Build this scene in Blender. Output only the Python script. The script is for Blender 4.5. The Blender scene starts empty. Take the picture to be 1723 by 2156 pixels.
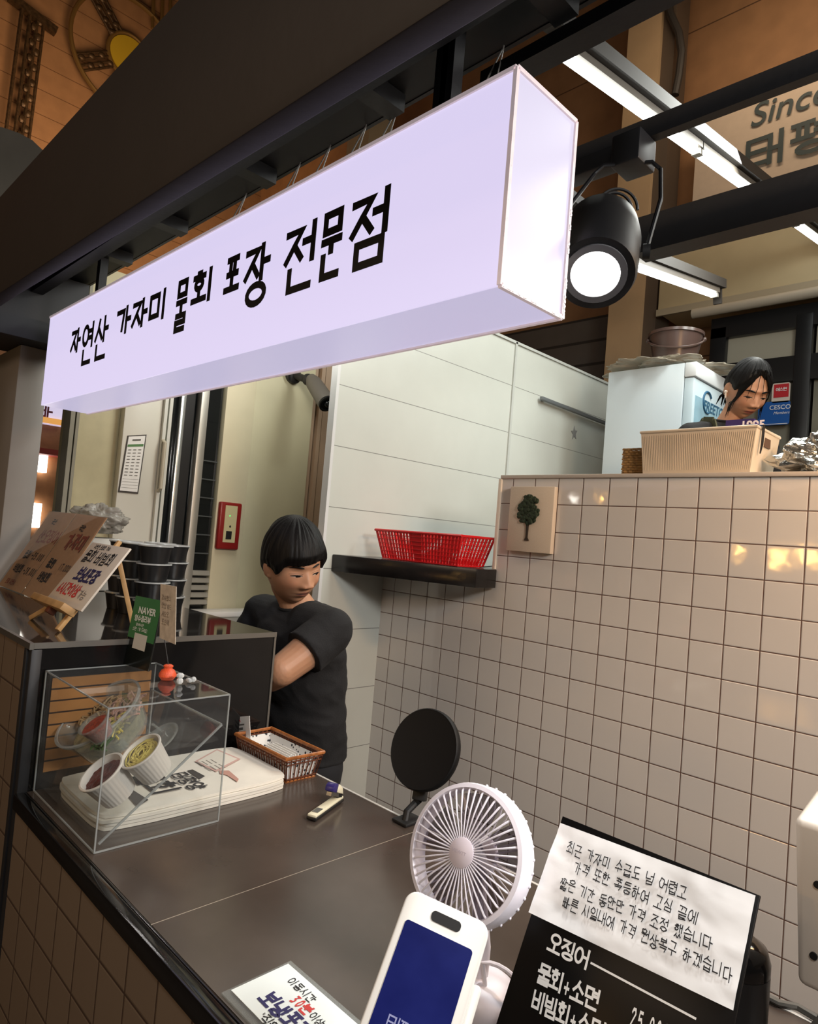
import bpy, bmesh, math, random
import numpy as np
from mathutils import Vector, Matrix, noise
random.seed(7)
S = bpy.context.scene
COL = S.collection
V = Vector
# ------------------------------------------------------------------ camera
CF, CYAW, CPIT, CROLL = 1418.7, 0.7884, 0.04153, 0.08277
EYE = V((0, 0, 1.60))
_f = V((-math.sin(CYAW)*math.cos(CPIT), math.cos(CYAW)*math.cos(CPIT), math.sin(CPIT)))
_r0 = V((math.cos(CYAW), math.sin(CYAW), 0)); _u0 = _r0.cross(_f)
_c, _s = math.cos(CROLL), math.sin(CROLL)
CR, CU, CFW = _c*_r0+_s*_u0, -_s*_r0+_c*_u0, _f
cam_d = bpy.data.cameras.new('camera'); cam = bpy.data.objects.new('camera', cam_d); COL.objects.link(cam)
mm = Matrix((CR, CU, -CFW)).transposed().to_4x4(); mm.translation = EYE
cam.matrix_world = mm
cam_d.sensor_fit = 'VERTICAL'; cam_d.sensor_height = 36; cam_d.lens = CF*36/2156; cam_d.clip_start = .02
S.camera = cam
S.view_settings.view_transform = 'Standard'; S.view_settings.look = 'None'; S.view_settings.gamma = 1
S.view_settings.use_curve_mapping = False; S.view_settings.exposure = 0.0
# ------------------------------------------------------------------ world and lights
w = bpy.data.worlds.new('world'); S.world = w; w.use_nodes = True
w.node_tree.nodes['Background'].inputs[0].default_value = (.62, .55, .5, 1)
w.node_tree.nodes['Background'].inputs[1].default_value = .085
def area(name, loc, target, sx, sy, power, color, spread=180):
    l = bpy.data.lights.new(name, 'AREA'); l.shape = 'RECTANGLE'; l.size = sx; l.size_y = sy
    l.energy = power; l.color = color; l.spread = math.radians(spread)
    o = bpy.data.objects.new(name, l); COL.objects.link(o); o.location = loc
    o.rotation_euler = (V(target)-V(loc)).to_track_quat('-Z', 'Y').to_euler(); return o
area('hall_lamp_light', (-1.5, -3.2, 3.4), (-1.2, 1.6, 1.0), 2.4, .6, 26, (1, .72, .48))
area('warm_downlight_light', (.12, 1.68, 2.36), (-.35, 2.07, 1.74), .6, .12, 17, (1, .60, .30))
area('counter_fill_light', (.9, 1.0, 2.34), (-.95, .85, 1.0), .5, .3, 20, (1, .97, .94), 120)  # unseen fill, added to brighten the man, counter and tiles
area('stall_lamp_light', (-1.05, 2.9, 3.5), (-1.75, 1.6, 1.0), .35, 1.6, 42, (.97, 1, .94))
area('aisle_fill_light', (.6, -.6, 3.0), (-.6, 1.1, 1.0), .5, .5, 19, (1, .96, .92))  # unseen front fill, added for the counter, fan and paper note
area('kitchen_fill_light', (.1, 2.5, 3.3), (-1.1, 3.0, 2.1), .5, .8, 22, (.98, 1, .95))  # unseen fill, set in front of the woman to brighten her face
area('market_lamp_light', (-6.5, 2.5, 5.2), (-9, 2.2, 5.6), 1.5, 1.5, 95, (1, .64, .36))
area('arcade_lamp_light', (-1.0, 3.9, 5.6), (-1.0, 5.4, 4.4), 2.0, .4, 25, (1, .76, .52))
area('back_shop_light', (-2.35, 1.55, 2.62), (-3.0, 1.5, 1.2), .2, .6, 5, (1, .97, .88))
# ------------------------------------------------------------------ pixel rays met with real planes
def ray(px, py): return (px-861.5)*CR-(py-1078)*CU+CF*CFW
def PY(px, py, Y): d = ray(px, py); return EYE+d*(Y/d.y)
def PX(px, py, X): d = ray(px, py); return EYE+d*(X/d.x)
def PZ(px, py, Z): d = ray(px, py); return EYE+d*((Z-1.6)/d.z)
def PD(px, py, D): return EYE+ray(px, py)*(D/CF)
# warm shop bulbs across the aisle, mirrored in the glazed tiles
for k, (bx, by, sz_, pw_) in enumerate(((1640, 1174, .13, 2.6), (1556, 1160, .06, 1.0), (1703, 1170, .13, 2.6), (1268, 1050, .05, .8), (1190, 1172, .04, .5), (1212, 1053, .035, .25))):
    d_ = ray(bx, by); L_ = 2*2.075+2.2; area('shop_bulb_light', (d_.x/d_.y*L_, -2.2, 1.6+d_.z/d_.y*L_), (-.6, 2.07, 1.6), sz_, sz_, pw_, (1, .52, .13) if k < 4 else (1, .95, .85))
# ------------------------------------------------------------------ materials
S.cycles.transparent_max_bounces = 48
MATS = {}
def mat(name, col, rough=.5, metal=0, emit=0, ecol=None, noise_amt=0, nscale=20, bump=0, bscale=60, spec=.5, trans=0, coat=0, sss=0, alpha=1):
    if name in MATS: return MATS[name]
    m = bpy.data.materials.new(name); m.use_nodes = True; nt = m.node_tree; b = nt.nodes['Principled BSDF']
    b.inputs['Base Color'].default_value = (*col, 1); b.inputs['Roughness'].default_value = rough
    b.inputs['Metallic'].default_value = metal; b.inputs['Specular IOR Level'].default_value = spec
    b.inputs['Transmission Weight'].default_value = trans; b.inputs['Coat Weight'].default_value = coat
    b.inputs['Alpha'].default_value = alpha
    if sss: b.inputs['Subsurface Weight'].default_value = sss; b.inputs['Subsurface Scale'].default_value = .01
    if emit: b.inputs['Emission Color'].default_value = (*(ecol or col), 1); b.inputs['Emission Strength'].default_value = emit
    if noise_amt or bump:
        tc = nt.nodes.new('ShaderNodeTexCoord')
    if noise_amt:
        n = nt.nodes.new('ShaderNodeTexNoise'); n.inputs['Scale'].default_value = nscale; n.inputs['Detail'].default_value = 5
        nt.links.new(tc.outputs['Object'], n.inputs['Vector'])
        mr = nt.nodes.new('ShaderNodeMapRange'); mr.inputs[1].default_value = .3; mr.inputs[2].default_value = .7
        mr.inputs[3].default_value = 1-noise_amt; mr.inputs[4].default_value = 1+noise_amt
        nt.links.new(n.outputs['Fac'], mr.inputs[0])
        mx = nt.nodes.new('ShaderNodeMix'); mx.data_type = 'RGBA'; mx.blend_type = 'MULTIPLY'; mx.inputs[0].default_value = 1
        mx.inputs[6].default_value = (*col, 1); nt.links.new(mr.outputs[0], mx.inputs[7]); nt.links.new(mx.outputs[2], b.inputs['Base Color'])
    if bump:
        n2 = nt.nodes.new('ShaderNodeTexNoise'); n2.inputs['Scale'].default_value = bscale; n2.inputs['Detail'].default_value = 4
        nt.links.new(tc.outputs['Object'], n2.inputs['Vector'])
        bp = nt.nodes.new('ShaderNodeBump'); bp.inputs['Strength'].default_value = bump; bp.inputs['Distance'].default_value = .01
        nt.links.new(n2.outputs['Fac'], bp.inputs['Height']); nt.links.new(bp.outputs[0], b.inputs['Normal'])
    MATS[name] = m; return m
def clear_mat(name, tint, refl=.5, haze=0.0, hazecol=(.8, .8, .8)):
    """thin clear plastic: see-through with a Fresnel mirror, and a little milky haze"""
    m = bpy.data.materials.new(name); m.use_nodes = True; nt = m.node_tree; nt.nodes.clear()
    out = nt.nodes.new('ShaderNodeOutputMaterial'); tr = nt.nodes.new('ShaderNodeBsdfTransparent'); tr.inputs[0].default_value = (*tint, 1)
    gl = nt.nodes.new('ShaderNodeBsdfGlossy'); gl.inputs['Roughness'].default_value = .03; gl.inputs[0].default_value = (.9, .9, .9, 1)
    df = nt.nodes.new('ShaderNodeBsdfDiffuse'); df.inputs[0].default_value = (*hazecol, 1)
    lw = nt.nodes.new('ShaderNodeFresnel'); lw.inputs[0].default_value = 1.45
    mu = nt.nodes.new('ShaderNodeMath'); mu.operation = 'MULTIPLY'; mu.inputs[1].default_value = refl*2
    ge = nt.nodes.new('ShaderNodeNewGeometry'); bf = nt.nodes.new('ShaderNodeMath'); bf.operation = 'SUBTRACT'; bf.inputs[0].default_value = 1
    nt.links.new(ge.outputs['Backfacing'], bf.inputs[1]); m2 = nt.nodes.new('ShaderNodeMath'); m2.operation = 'MULTIPLY'
    nt.links.new(lw.outputs[0], m2.inputs[0]); nt.links.new(bf.outputs[0], m2.inputs[1]); nt.links.new(m2.outputs[0], mu.inputs[0])
    a = nt.nodes.new('ShaderNodeMixShader'); a.inputs[0].default_value = haze; nt.links.new(tr.outputs[0], a.inputs[1]); nt.links.new(df.outputs[0], a.inputs[2])
    b = nt.nodes.new('ShaderNodeMixShader'); nt.links.new(mu.outputs[0], b.inputs[0]); nt.links.new(a.outputs[0], b.inputs[1]); nt.links.new(gl.outputs[0], b.inputs[2])
    nt.links.new(b.outputs[0], out.inputs[0]); MATS[name] = m; return m
def tile_mat(name, ax, ox, oz, sx, sz, grout, mort, c1, c2, rough=.12, spec=.5):
    """grid of glazed tiles; ax = world axis along the wall, ox/oz = where a joint lies"""
    m = bpy.data.materials.new(name); m.use_nodes = True; nt = m.node_tree; b = nt.nodes['Principled BSDF']
    tc = nt.nodes.new('ShaderNodeNewGeometry'); sp = nt.nodes.new('ShaderNodeSeparateXYZ'); nt.links.new(tc.outputs['Position'], sp.inputs[0])
    cb = nt.nodes.new('ShaderNodeCombineXYZ')
    for k, (src, o, s) in enumerate(((ax, ox, sx), (2, oz, sz))):
        a = nt.nodes.new('ShaderNodeMath'); a.operation = 'SUBTRACT'; a.inputs[1].default_value = o; nt.links.new(sp.outputs[src], a.inputs[0])
        d = nt.nodes.new('ShaderNodeMath'); d.operation = 'DIVIDE'; d.inputs[1].default_value = s; nt.links.new(a.outputs[0], d.inputs[0])
        nt.links.new(d.outputs[0], cb.inputs[k])
    br = nt.nodes.new('ShaderNodeTexBrick'); br.offset = 0; br.squash = 1
    for k, v in (('Scale', 1), ('Mortar Size', mort), ('Mortar Smooth', .1), ('Bias', 0), ('Brick Width', 1), ('Row Height', 1)): br.inputs[k].default_value = v
    br.inputs['Color1'].default_value = (*c1, 1); br.inputs['Color2'].default_value = (*c2, 1); br.inputs['Mortar'].default_value = (*grout, 1)
    nt.links.new(cb.outputs[0], br.inputs['Vector']); nt.links.new(br.outputs['Color'], b.inputs['Base Color'])
    b2 = nt.nodes.new('ShaderNodeTexBrick'); b2.offset = 0; b2.squash = 1
    for k, v in (('Scale', 1), ('Mortar Size', mort*2.6), ('Mortar Smooth', 1), ('Bias', 0), ('Brick Width', 1), ('Row Height', 1)): b2.inputs[k].default_value = v
    nt.links.new(cb.outputs[0], b2.inputs['Vector'])
    wn = nt.nodes.new('ShaderNodeTexNoise'); wn.inputs['Scale'].default_value = 1.1; nt.links.new(cb.outputs[0], wn.inputs['Vector'])
    ad = nt.nodes.new('ShaderNodeMath'); ad.operation = 'MULTIPLY_ADD'; ad.inputs[1].default_value = .5
    nt.links.new(wn.outputs['Fac'], ad.inputs[0])
    inv = nt.nodes.new('ShaderNodeMath'); inv.operation = 'SUBTRACT'; inv.inputs[0].default_value = 1; nt.links.new(b2.outputs['Fac'], inv.inputs[1])
    nt.links.new(inv.outputs[0], ad.inputs[2])
    bp = nt.nodes.new('ShaderNodeBump'); bp.inputs['Strength'].default_value = .35; bp.inputs['Distance'].default_value = .003
    nt.links.new(ad.outputs[0], bp.inputs['Height']); nt.links.new(bp.outputs[0], b.inputs['Normal'])
    rr = nt.nodes.new('ShaderNodeMapRange'); rr.inputs[3].default_value = rough; rr.inputs[4].default_value = .8
    nt.links.new(br.outputs['Fac'], rr.inputs[0]); nt.links.new(rr.outputs[0], b.inputs['Roughness'])
    b.inputs['Specular IOR Level'].default_value = spec
    MATS[name] = m; return m
def stripe_mat(name, axis, origin, step, col, line, width=.05, rough=.5, noise_amt=.06, bump=.3):
    """boards with thin joints every `step` along a world axis"""
    m = mat(name, col, rough, noise_amt=noise_amt, nscale=6); nt = m.node_tree; b = nt.nodes['Principled BSDF']
    g = nt.nodes.new('ShaderNodeNewGeometry'); sp = nt.nodes.new('ShaderNodeSeparateXYZ'); nt.links.new(g.outputs['Position'], sp.inputs[0])
    def mth(op, a, v):
        n = nt.nodes.new('ShaderNodeMath'); n.operation = op; nt.links.new(a, n.inputs[0]); n.inputs[1].default_value = v; return n.outputs[0]
    fr = mth('FRACT', mth('DIVIDE', mth('SUBTRACT', sp.outputs[axis], origin), step), 0)
    ln = mth('LESS_THAN', fr, width)
    src = b.inputs['Base Color'].links[0].from_socket if b.inputs['Base Color'].links else None
    mx = nt.nodes.new('ShaderNodeMix'); mx.data_type = 'RGBA'; mx.inputs[7].default_value = (*line, 1); mx.inputs[6].default_value = (*col, 1)
    if src: nt.links.new(src, mx.inputs[6])
    nt.links.new(ln, mx.inputs[0]); nt.links.new(mx.outputs[2], b.inputs['Base Color'])
    return m
def attr_mat(name, rough=.5, sss=0, bump=0, bscale=200):
    m = mat(name, (1, 1, 1), rough, bump=bump, bscale=bscale, sss=sss); nt = m.node_tree; a = nt.nodes.new('ShaderNodeVertexColor'); a.layer_name = 'tint'
    nt.links.new(a.outputs[0], nt.nodes['Principled BSDF'].inputs['Base Color']); return m
# ------------------------------------------------------------------ mesh building
class MB:
    def __init__(s): s.v = []; s.f = []
    def add(s, vs, fs):
        n = len(s.v); s.v += [V(p) for p in vs]; s.f += [tuple(i+n for i in f) for f in fs]; return s
    def box(s, x0, x1, y0, y1, z0, z1):
        return s.hexa([(x0,y0,z0),(x1,y0,z0),(x1,y1,z0),(x0,y1,z0),(x0,y0,z1),(x1,y0,z1),(x1,y1,z1),(x0,y1,z1)])
    def hexa(s, p): return s.add(p, [(0,3,2,1),(4,5,6,7),(0,1,5,4),(1,2,6,5),(2,3,7,6),(3,0,4,7)])
    def obox(s, c, ux, uy, uz, a, b, d):
        c, ux, uy, uz = V(c), V(ux)*a, V(uy)*b, V(uz)*d
        return s.hexa([c-ux-uy-uz, c+ux-uy-uz, c+ux+uy-uz, c-ux+uy-uz, c-ux-uy+uz, c+ux-uy+uz, c+ux+uy+uz, c-ux+uy+uz])
    def prism(s, pts, ext):
        n = len(pts); e = V(ext); p = [V(q) for q in pts]
        return s.add(p+[q+e for q in p], [tuple(range(n))[::-1], tuple(range(n, 2*n))]+[(i, (i+1) % n, n+(i+1) % n, n+i) for i in range(n)])
    def bar(s, a, b, w, h=None, up=(0, 0, 1)):
        a, b = V(a), V(b); d = (b-a).normalized(); up = V(up)
        if abs(d.dot(up)) > .99: up = V((1, 0, 0))
        x = d.cross(up).normalized(); y = x.cross(d); return s.obox((a+b)/2, d, x, y, (b-a).length/2, w/2, (h or w)/2)
    def tube(s, pts, r, n=8, closed=False, caps=True):
        pts = [V(p) for p in pts]; N = len(pts); rs = r if isinstance(r, (list, tuple)) else [r]*N
        ring = []; up = None
        for i in range(N):
            if closed: t = pts[(i+1) % N]-pts[i-1]
            else: t = pts[min(i+1, N-1)]-pts[max(i-1, 0)]
            t.normalize()
            if up is None:
                up = t.orthogonal().normalized()
            up = (up-t*up.dot(t)); up = up.normalized() if up.length > 1e-6 else t.orthogonal().normalized()
            b = t.cross(up); ring.append([pts[i]+(up*math.cos(2*math.pi*k/n)+b*math.sin(2*math.pi*k/n))*rs[i] for k in range(n)])
        vs = [p for q in ring for p in q]; fs = []
        for i in range(N if closed else N-1):
            j = (i+1) % N
            for k in range(n): fs.append((i*n+k, i*n+(k+1) % n, j*n+(k+1) % n, j*n+k))
        if caps and not closed: fs += [tuple(range(n))[::-1], tuple(range((N-1)*n, N*n))]
        return s.add(vs, fs)
    def lathe(s, prof, c, ax=(0, 0, 1), n=32, sx=1, sy=1, ref=None, ribs=0, ribd=0, ribn=99, cap=True):
        c = V(c); az = V(ax).normalized(); rx = V(ref) if ref else az.orthogonal(); rx = (rx-az*rx.dot(az)).normalized(); ry = az.cross(rx)
        vs = []; fs = []; m = len(prof)
        for i, (r, z) in enumerate(prof):
            for k in range(n):
                a = 2*math.pi*k/n; rr = r*(1+(ribd*math.cos(ribs*a) if ribs and i < ribn else 0))
                vs.append(c+az*z+rx*(rr*math.cos(a)*sx)+ry*(rr*math.sin(a)*sy))
        for i in range(m-1):
            for k in range(n): fs.append((i*n+k, i*n+(k+1) % n, (i+1)*n+(k+1) % n, (i+1)*n+k))
        if cap and prof[0][0] > 1e-6: fs.append(tuple(range(n))[::-1])
        if cap and prof[-1][0] > 1e-6: fs.append(tuple(range((m-1)*n, m*n)))
        return s.add(vs, fs)
    def ball(s, c, rx, ry=None, rz=None, n=20, m=12, rot=None):
        ry = ry or rx; rz = rz or rx; vs = []; fs = []; c = V(c)
        for i in range(m+1):
            t = math.pi*i/m
            for k in range(n):
                a = 2*math.pi*k/n; p = V((rx*math.sin(t)*math.cos(a), ry*math.sin(t)*math.sin(a), rz*math.cos(t)))
                vs.append(c+(rot @ p if rot else p))
        for i in range(m):
            for k in range(n): fs.append((i*n+k, (i+1)*n+k, (i+1)*n+(k+1) % n, i*n+(k+1) % n))
        return s.add(vs, fs)
    def cone(s, p0, r0, p1, r1, n=18):
        p0, p1 = V(p0), V(p1); d = p1-p0; L = d.length; pr = []
        for i in range(6): t = -math.pi/2+math.pi/2*i/5; pr.append((max(r0*math.cos(t), 1e-7), r0*math.sin(t)))
        for i in range(6): t = math.pi/2*i/5; pr.append((max(r1*math.cos(t), 1e-7), L+r1*math.sin(t)))
        return s.lathe(pr, p0, d, n)
    def loft(s, secs, n=28):
        """secs: (center, half width along wx, half depth along wy, wx, wy)"""
        vs = []; fs = []
        for c, a, b, wx, wy in secs:
            for k in range(n):
                t = 2*math.pi*k/n; ct, st = math.cos(t), math.sin(t); e = .85
                vs.append(V(c)+V(wx)*a*math.copysign(abs(ct)**e, ct)+V(wy)*b*math.copysign(abs(st)**e, st))
        m = len(secs)
        for i in range(m-1):
            for k in range(n): fs.append((i*n+k, i*n+(k+1) % n, (i+1)*n+(k+1) % n, (i+1)*n+k))
        fs += [tuple(range(n))[::-1], tuple(range((m-1)*n, m*n))]
        return s.add(vs, fs)
    def grid(s, fn, nu, nv):
        vs = [fn(i/nu, j/nv) for j in range(nv+1) for i in range(nu+1)]
        return s.add(vs, [(j*(nu+1)+i, j*(nu+1)+i+1, (j+1)*(nu+1)+i+1, (j+1)*(nu+1)+i) for j in range(nv) for i in range(nu)])
    def mesh(s, name, bevel=0, seg=2, off=V((0, 0, 0)), weld=True):
        bm = bmesh.new(); vs = [bm.verts.new(p-off) for p in s.v]
        for f in s.f:
            try: bm.faces.new([vs[i] for i in f])
            except ValueError: pass
        if weld: bmesh.ops.remove_doubles(bm, verts=bm.verts, dist=1e-6)
        bmesh.ops.recalc_face_normals(bm, faces=bm.faces)
        if bevel:
            ed = [e for e in bm.edges if len(e.link_faces) == 2 and e.calc_face_angle(0) > .5]
            bmesh.ops.bevel(bm, geom=ed, offset=bevel, segments=seg, profile=.5, affect='EDGES')
        me = bpy.data.meshes.new(name); bm.to_mesh(me); bm.free(); return me
    def build(s, name, m, parent=None, bevel=0, seg=2, smooth=35, weld=True, label=None, kind=None):
        off = wloc(parent) if parent else V((0, 0, 0))
        me = s.mesh(name, bevel, seg, off, weld); return link(name, me, m, parent, smooth, label, kind)
def wloc(o):
    p = V(o.location)
    while o.parent: o = o.parent; p += V(o.location)
    return p
def link(name, me, m, parent=None, smooth=35, label=None, kind=None):
    if m: me.materials.append(m)
    if smooth:
        me.polygons.foreach_set('use_smooth', [True]*len(me.polygons)); me.set_sharp_from_angle(angle=math.radians(smooth))
    o = bpy.data.objects.new(name, me); COL.objects.link(o)
    if parent: o.parent = parent
    if label: o['label'] = label
    if kind: o['kind'] = kind
    return o
def tag(o, label, cat, group=None):
    o['label'] = label; o['category'] = cat
    if group: o['group'] = group
    return o
def thing(name, label, cat, loc=(0, 0, 0), group=None):
    o = bpy.data.objects.new(name, None); COL.objects.link(o); o.location = loc; o.empty_display_size = .05
    return tag(o, label, cat, group)
def struct(o, label=None):
    o['kind'] = 'structure'
    if label: o['label'] = label
    return o
def dup(root, loc, label=None):
    r = root.copy(); COL.objects.link(r); r.location = loc
    if label: r['label'] = label
    for ch in root.children:
        c = ch.copy(); COL.objects.link(c); c.parent = r
        for g in ch.children:
            d = g.copy(); COL.objects.link(d); d.parent = c
    return r
def arc(c, ax, ay, r, a0, a1, n): return [V(c)+V(ax)*r*math.cos(a0+(a1-a0)*i/n)+V(ay)*r*math.sin(a0+(a1-a0)*i/n) for i in range(n+1)]
def rrect(w, h, r, n=5):
    out = []
    for cx, cy, a in ((w/2-r, h/2-r, 0), (-w/2+r, h/2-r, 90), (-w/2+r, -h/2+r, 180), (w/2-r, -h/2+r, 270)):
        for i in range(n+1): t = math.radians(a+90*i/n); out.append((cx+r*math.cos(t), cy+r*math.sin(t)))
    return out
# ------------------------------------------------------------------ lettering (brush strokes)
def circ(cx, cy, rx, ry, n=18): return [(cx+rx*math.sin(2*math.pi*i/n), cy+ry*math.cos(2*math.pi*i/n)) for i in range(n+1)]
J = {'ㄱ': [[(0, .92), (.92, .92), (.75, 0)]], 'ㄴ': [[(.05, 1), (.05, .05), (1, .05)]], 'ㄷ': [[(1, .95), (.05, .95), (.05, .05), (1, .05)]],
     'ㄹ': [[(0, 1), (1, 1), (1, .52), (0, .52), (0, 0), (1, 0)]], 'ㅁ': [[(.05, .95), (.95, .95), (.95, .05), (.05, .05), (.05, .95)]],
     'ㅂ': [[(.05, 1), (.05, .02), (.95, .02), (.95, 1)], [(.05, .52), (.95, .52)]], 'ㅅ': [[(.52, 1), (.35, .5), (0, 0)], [(.42, .6), (1, 0)]],
     'ㅇ': [circ(.5, .5, .48, .48)], 'ㅈ': [[(0, .95), (.95, .95), (.5, .5), (0, 0)], [(.5, .5), (1, 0)]],
     'ㅊ': [[(.35, 1), (.65, 1)], [(0, .76), (.95, .76), (.5, .4), (0, 0)], [(.5, .4), (1, 0)]], 'ㅋ': [[(0, .92), (.92, .92), (.75, 0)], [(0, .5), (.85, .5)]],
     'ㅌ': [[(1, .97), (.05, .97), (.05, .03), (1, .03)], [(.05, .5), (.95, .5)]], 'ㅍ': [[(0, .95), (1, .95)], [(0, .05), (1, .05)], [(.3, .95), (.3, .05)], [(.7, .95), (.7, .05)]],
     'ㅎ': [[(.35, 1), (.65, 1)], [(0, .78), (1, .78)], circ(.5, .3, .32, .3)]}
VW = {'ㅏ': ('v', [[(.3, 1), (.3, 0)], [(.3, .5), (1, .5)]]), 'ㅑ': ('v', [[(.3, 1), (.3, 0)], [(.3, .65), (1, .65)], [(.3, .35), (1, .35)]]),
      'ㅓ': ('v', [[(.85, 1), (.85, 0)], [(.1, .55), (.85, .55)]]), 'ㅕ': ('v', [[(.85, 1), (.85, 0)], [(.1, .68), (.85, .68)], [(.1, .38), (.85, .38)]]),
      'ㅣ': ('v', [[(.6, 1), (.6, 0)]]), 'ㅐ': ('v', [[(.2, .95), (.2, .05)], [(.9, 1), (.9, 0)], [(.2, .5), (.9, .5)]]),
      'ㅔ': ('v', [[(.5, .95), (.5, .05)], [(.95, 1), (.95, 0)], [(0, .52), (.5, .52)]]), 'ㅖ': ('v', [[(.5, .95), (.5, .05)], [(.95, 1), (.95, 0)], [(0, .65), (.5, .65)], [(0, .38), (.5, .38)]]),
      'ㅗ': ('h', [[(0, .1), (1, .1)], [(.5, .1), (.5, 1)]]), 'ㅛ': ('h', [[(0, .1), (1, .1)], [(.33, .1), (.33, 1)], [(.66, .1), (.66, 1)]]),
      'ㅜ': ('h', [[(0, .85), (1, .85)], [(.5, .85), (.5, 0)]]), 'ㅠ': ('h', [[(0, .85), (1, .85)], [(.33, .85), (.33, 0)], [(.66, .85), (.66, 0)]]), 'ㅡ': ('h', [[(0, .5), (1, .5)]])}
for k, (a, b) in {'ㅘ': ('ㅗ', 'ㅏ'), 'ㅙ': ('ㅗ', 'ㅐ'), 'ㅚ': ('ㅗ', 'ㅣ'), 'ㅝ': ('ㅜ', 'ㅓ'), 'ㅟ': ('ㅜ', 'ㅣ'), 'ㅢ': ('ㅡ', 'ㅣ')}.items(): VW[k] = ('c', a, b)
CHO = 'ㄱㄲㄴㄷㄸㄹㅁㅂㅃㅅㅆㅇㅈㅉㅊㅋㅌㅍㅎ'; JUNG = 'ㅏㅐㅑㅒㅓㅔㅕㅖㅗㅘㅙㅚㅛㅜㅝㅞㅟㅠㅡㅢㅣ'
JONG = ['', 'ㄱ', 'ㄲ', 'ㄱㅅ', 'ㄴ', 'ㄴㅈ', 'ㄴㅎ', 'ㄷ', 'ㄹ', 'ㄹㄱ', 'ㄹㅁ', 'ㄹㅂ', 'ㄹㅅ', 'ㄹㅌ', 'ㄹㅍ', 'ㄹㅎ', 'ㅁ', 'ㅂ', 'ㅂㅅ', 'ㅅ', 'ㅅㅅ', 'ㅇ', 'ㅈ', 'ㅊ', 'ㅋ', 'ㅌ', 'ㅍ', 'ㅎ']
DBL = {'ㄲ': 'ㄱㄱ', 'ㄸ': 'ㄷㄷ', 'ㅃ': 'ㅂㅂ', 'ㅆ': 'ㅅㅅ', 'ㅉ': 'ㅈㅈ'}
GL = {'0': [circ(.5, .5, .32, .5)], '1': [[(.3, .8), (.5, 1), (.5, 0)]], '2': [[(.15, .8), (.3, 1), (.7, 1), (.8, .75), (.15, 0), (.85, 0)]],
      '3': [[(.15, 1), (.8, 1), (.4, .6), (.8, .4), (.7, .05), (.15, 0)]], '5': [[(.8, 1), (.25, 1), (.2, .55), (.7, .6), (.85, .3), (.6, 0), (.15, .05)]],
      '6': [[(.7, 1), (.3, .6), (.15, .25), (.4, 0), (.75, .1), (.75, .4), (.4, .5), (.2, .3)]], '7': [[(.1, 1), (.85, 1), (.4, 0)]],
      '8': [circ(.5, .75, .25, .24), circ(.5, .25, .32, .25)], '9': [circ(.5, .7, .28, .28), [(.78, .7), (.6, 0)]], ',': [[(.4, .1), (.3, -.12)]], '.': [[(.4, .06), (.45, 0)]],
      '-': [[(.1, .5), (.9, .5)]], '+': [[(.1, .4), (.8, .4)], [(.45, .75), (.45, .05)]], '·': [[(.4, .55), (.55, .5)]], '"': [[(.3, 1), (.25, .8)], [(.6, 1), (.55, .8)]],
      '(': [[(.7, 1), (.4, .5), (.7, 0)]], ')': [[(.3, 1), (.6, .5), (.3, 0)]], '!': [[(.5, 1), (.5, .3)], [(.5, .06), (.5, 0)]]}
def put(st, x0, x1, y0, y1): return [[(x0+(x1-x0)*x, y0+(y1-y0)*y) for x, y in s] for s in st]
def cons(c, x0, x1, y0, y1):
    c = DBL.get(c, c)
    if len(c) == 1: return put(J[c], x0, x1, y0, y1)
    m = (x0+x1)/2; g = (x1-x0)*.07
    return put(J[c[0]], x0, m-g, y0, y1)+put(J[c[1]], m+g, x1, y0, y1)
def syll(ch, hang=False):
    """strokes of one glyph in a unit cell; hang=True lets the final consonant drop below the baseline"""
    if ch in GL: return put(GL[ch], .1, .9, .05, .85)
    k = ord(ch)-0xAC00
    if not 0 <= k < 11172: return []
    c, v, f = CHO[k//588], JUNG[k % 588//28], JONG[k % 28]; t = VW[v]
    if hang: lo, fy = 0, (-.72, -.14)
    else: lo, fy = (.4, (0, .3)) if f else (0, None)
    H = 1-lo; Y = lambda a: lo+H*a; st = []
    if t[0] == 'v':
        st += cons(c, .02, .56, Y(.12), Y(.95))+put(t[1], .58, 1, Y(0), Y(1))
    elif t[0] == 'h':
        st += cons(c, .14, .86, Y(.48), Y(1))+put(t[1], .02, .98, Y(0) if not f else Y(-.02), Y(.36))
    else:
        st += cons(c, .04, .58, Y(.48), Y(1))+put(VW[t[1]][1], 0, .66, Y(.08), Y(.38))+put(VW[t[2]][1], .62, 1, Y(0), Y(1))
    if f: st += cons(f, .16, .92, *fy)
    return st
def ribbons(mb, strokes, to3, wdt, jit=0, lift=V((0, 0, 0))):
    """every stroke as a flat brush ribbon with mitred corners"""
    for si, s in enumerate(strokes):
        p = [V((x+random.uniform(-jit, jit), y+random.uniform(-jit, jit))) for x, y in s]
        closed = (V(s[0])-V(s[-1])).length < 1e-6
        if closed: p[-1] = p[0].copy()
        n = len(p); L = []; R = []
        for i in range(n):
            a = p[i-1] if i else (p[-2] if closed else None); b = p[i+1] if i < n-1 else (p[1] if closed else None)
            d0 = (p[i]-a).normalized() if a is not None else None; d1 = (b-p[i]).normalized() if b is not None else None
            q = p[i].copy()
            if d0 is None: d0 = d1; q -= d1*wdt*.35
            if d1 is None: d1 = d0; q += d0*wdt*.35
            n0 = V((-d0.y, d0.x)); n1 = V((-d1.y, d1.x)); mt = n0+n1
            mt = n0 if mt.length < .3 else mt.normalized()
            k = 1/max(mt.dot(n0), .5); L.append(q+mt*wdt/2*k); R.append(q-mt*wdt/2*k)
        vs = [to3(a.x, a.y)+lift*si for a in L]+[to3(a.x, a.y)+lift*si for a in R]
        mb.add(vs, [(i, i+1, n+i+1, n+i) for i in range(n-1)])
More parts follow.
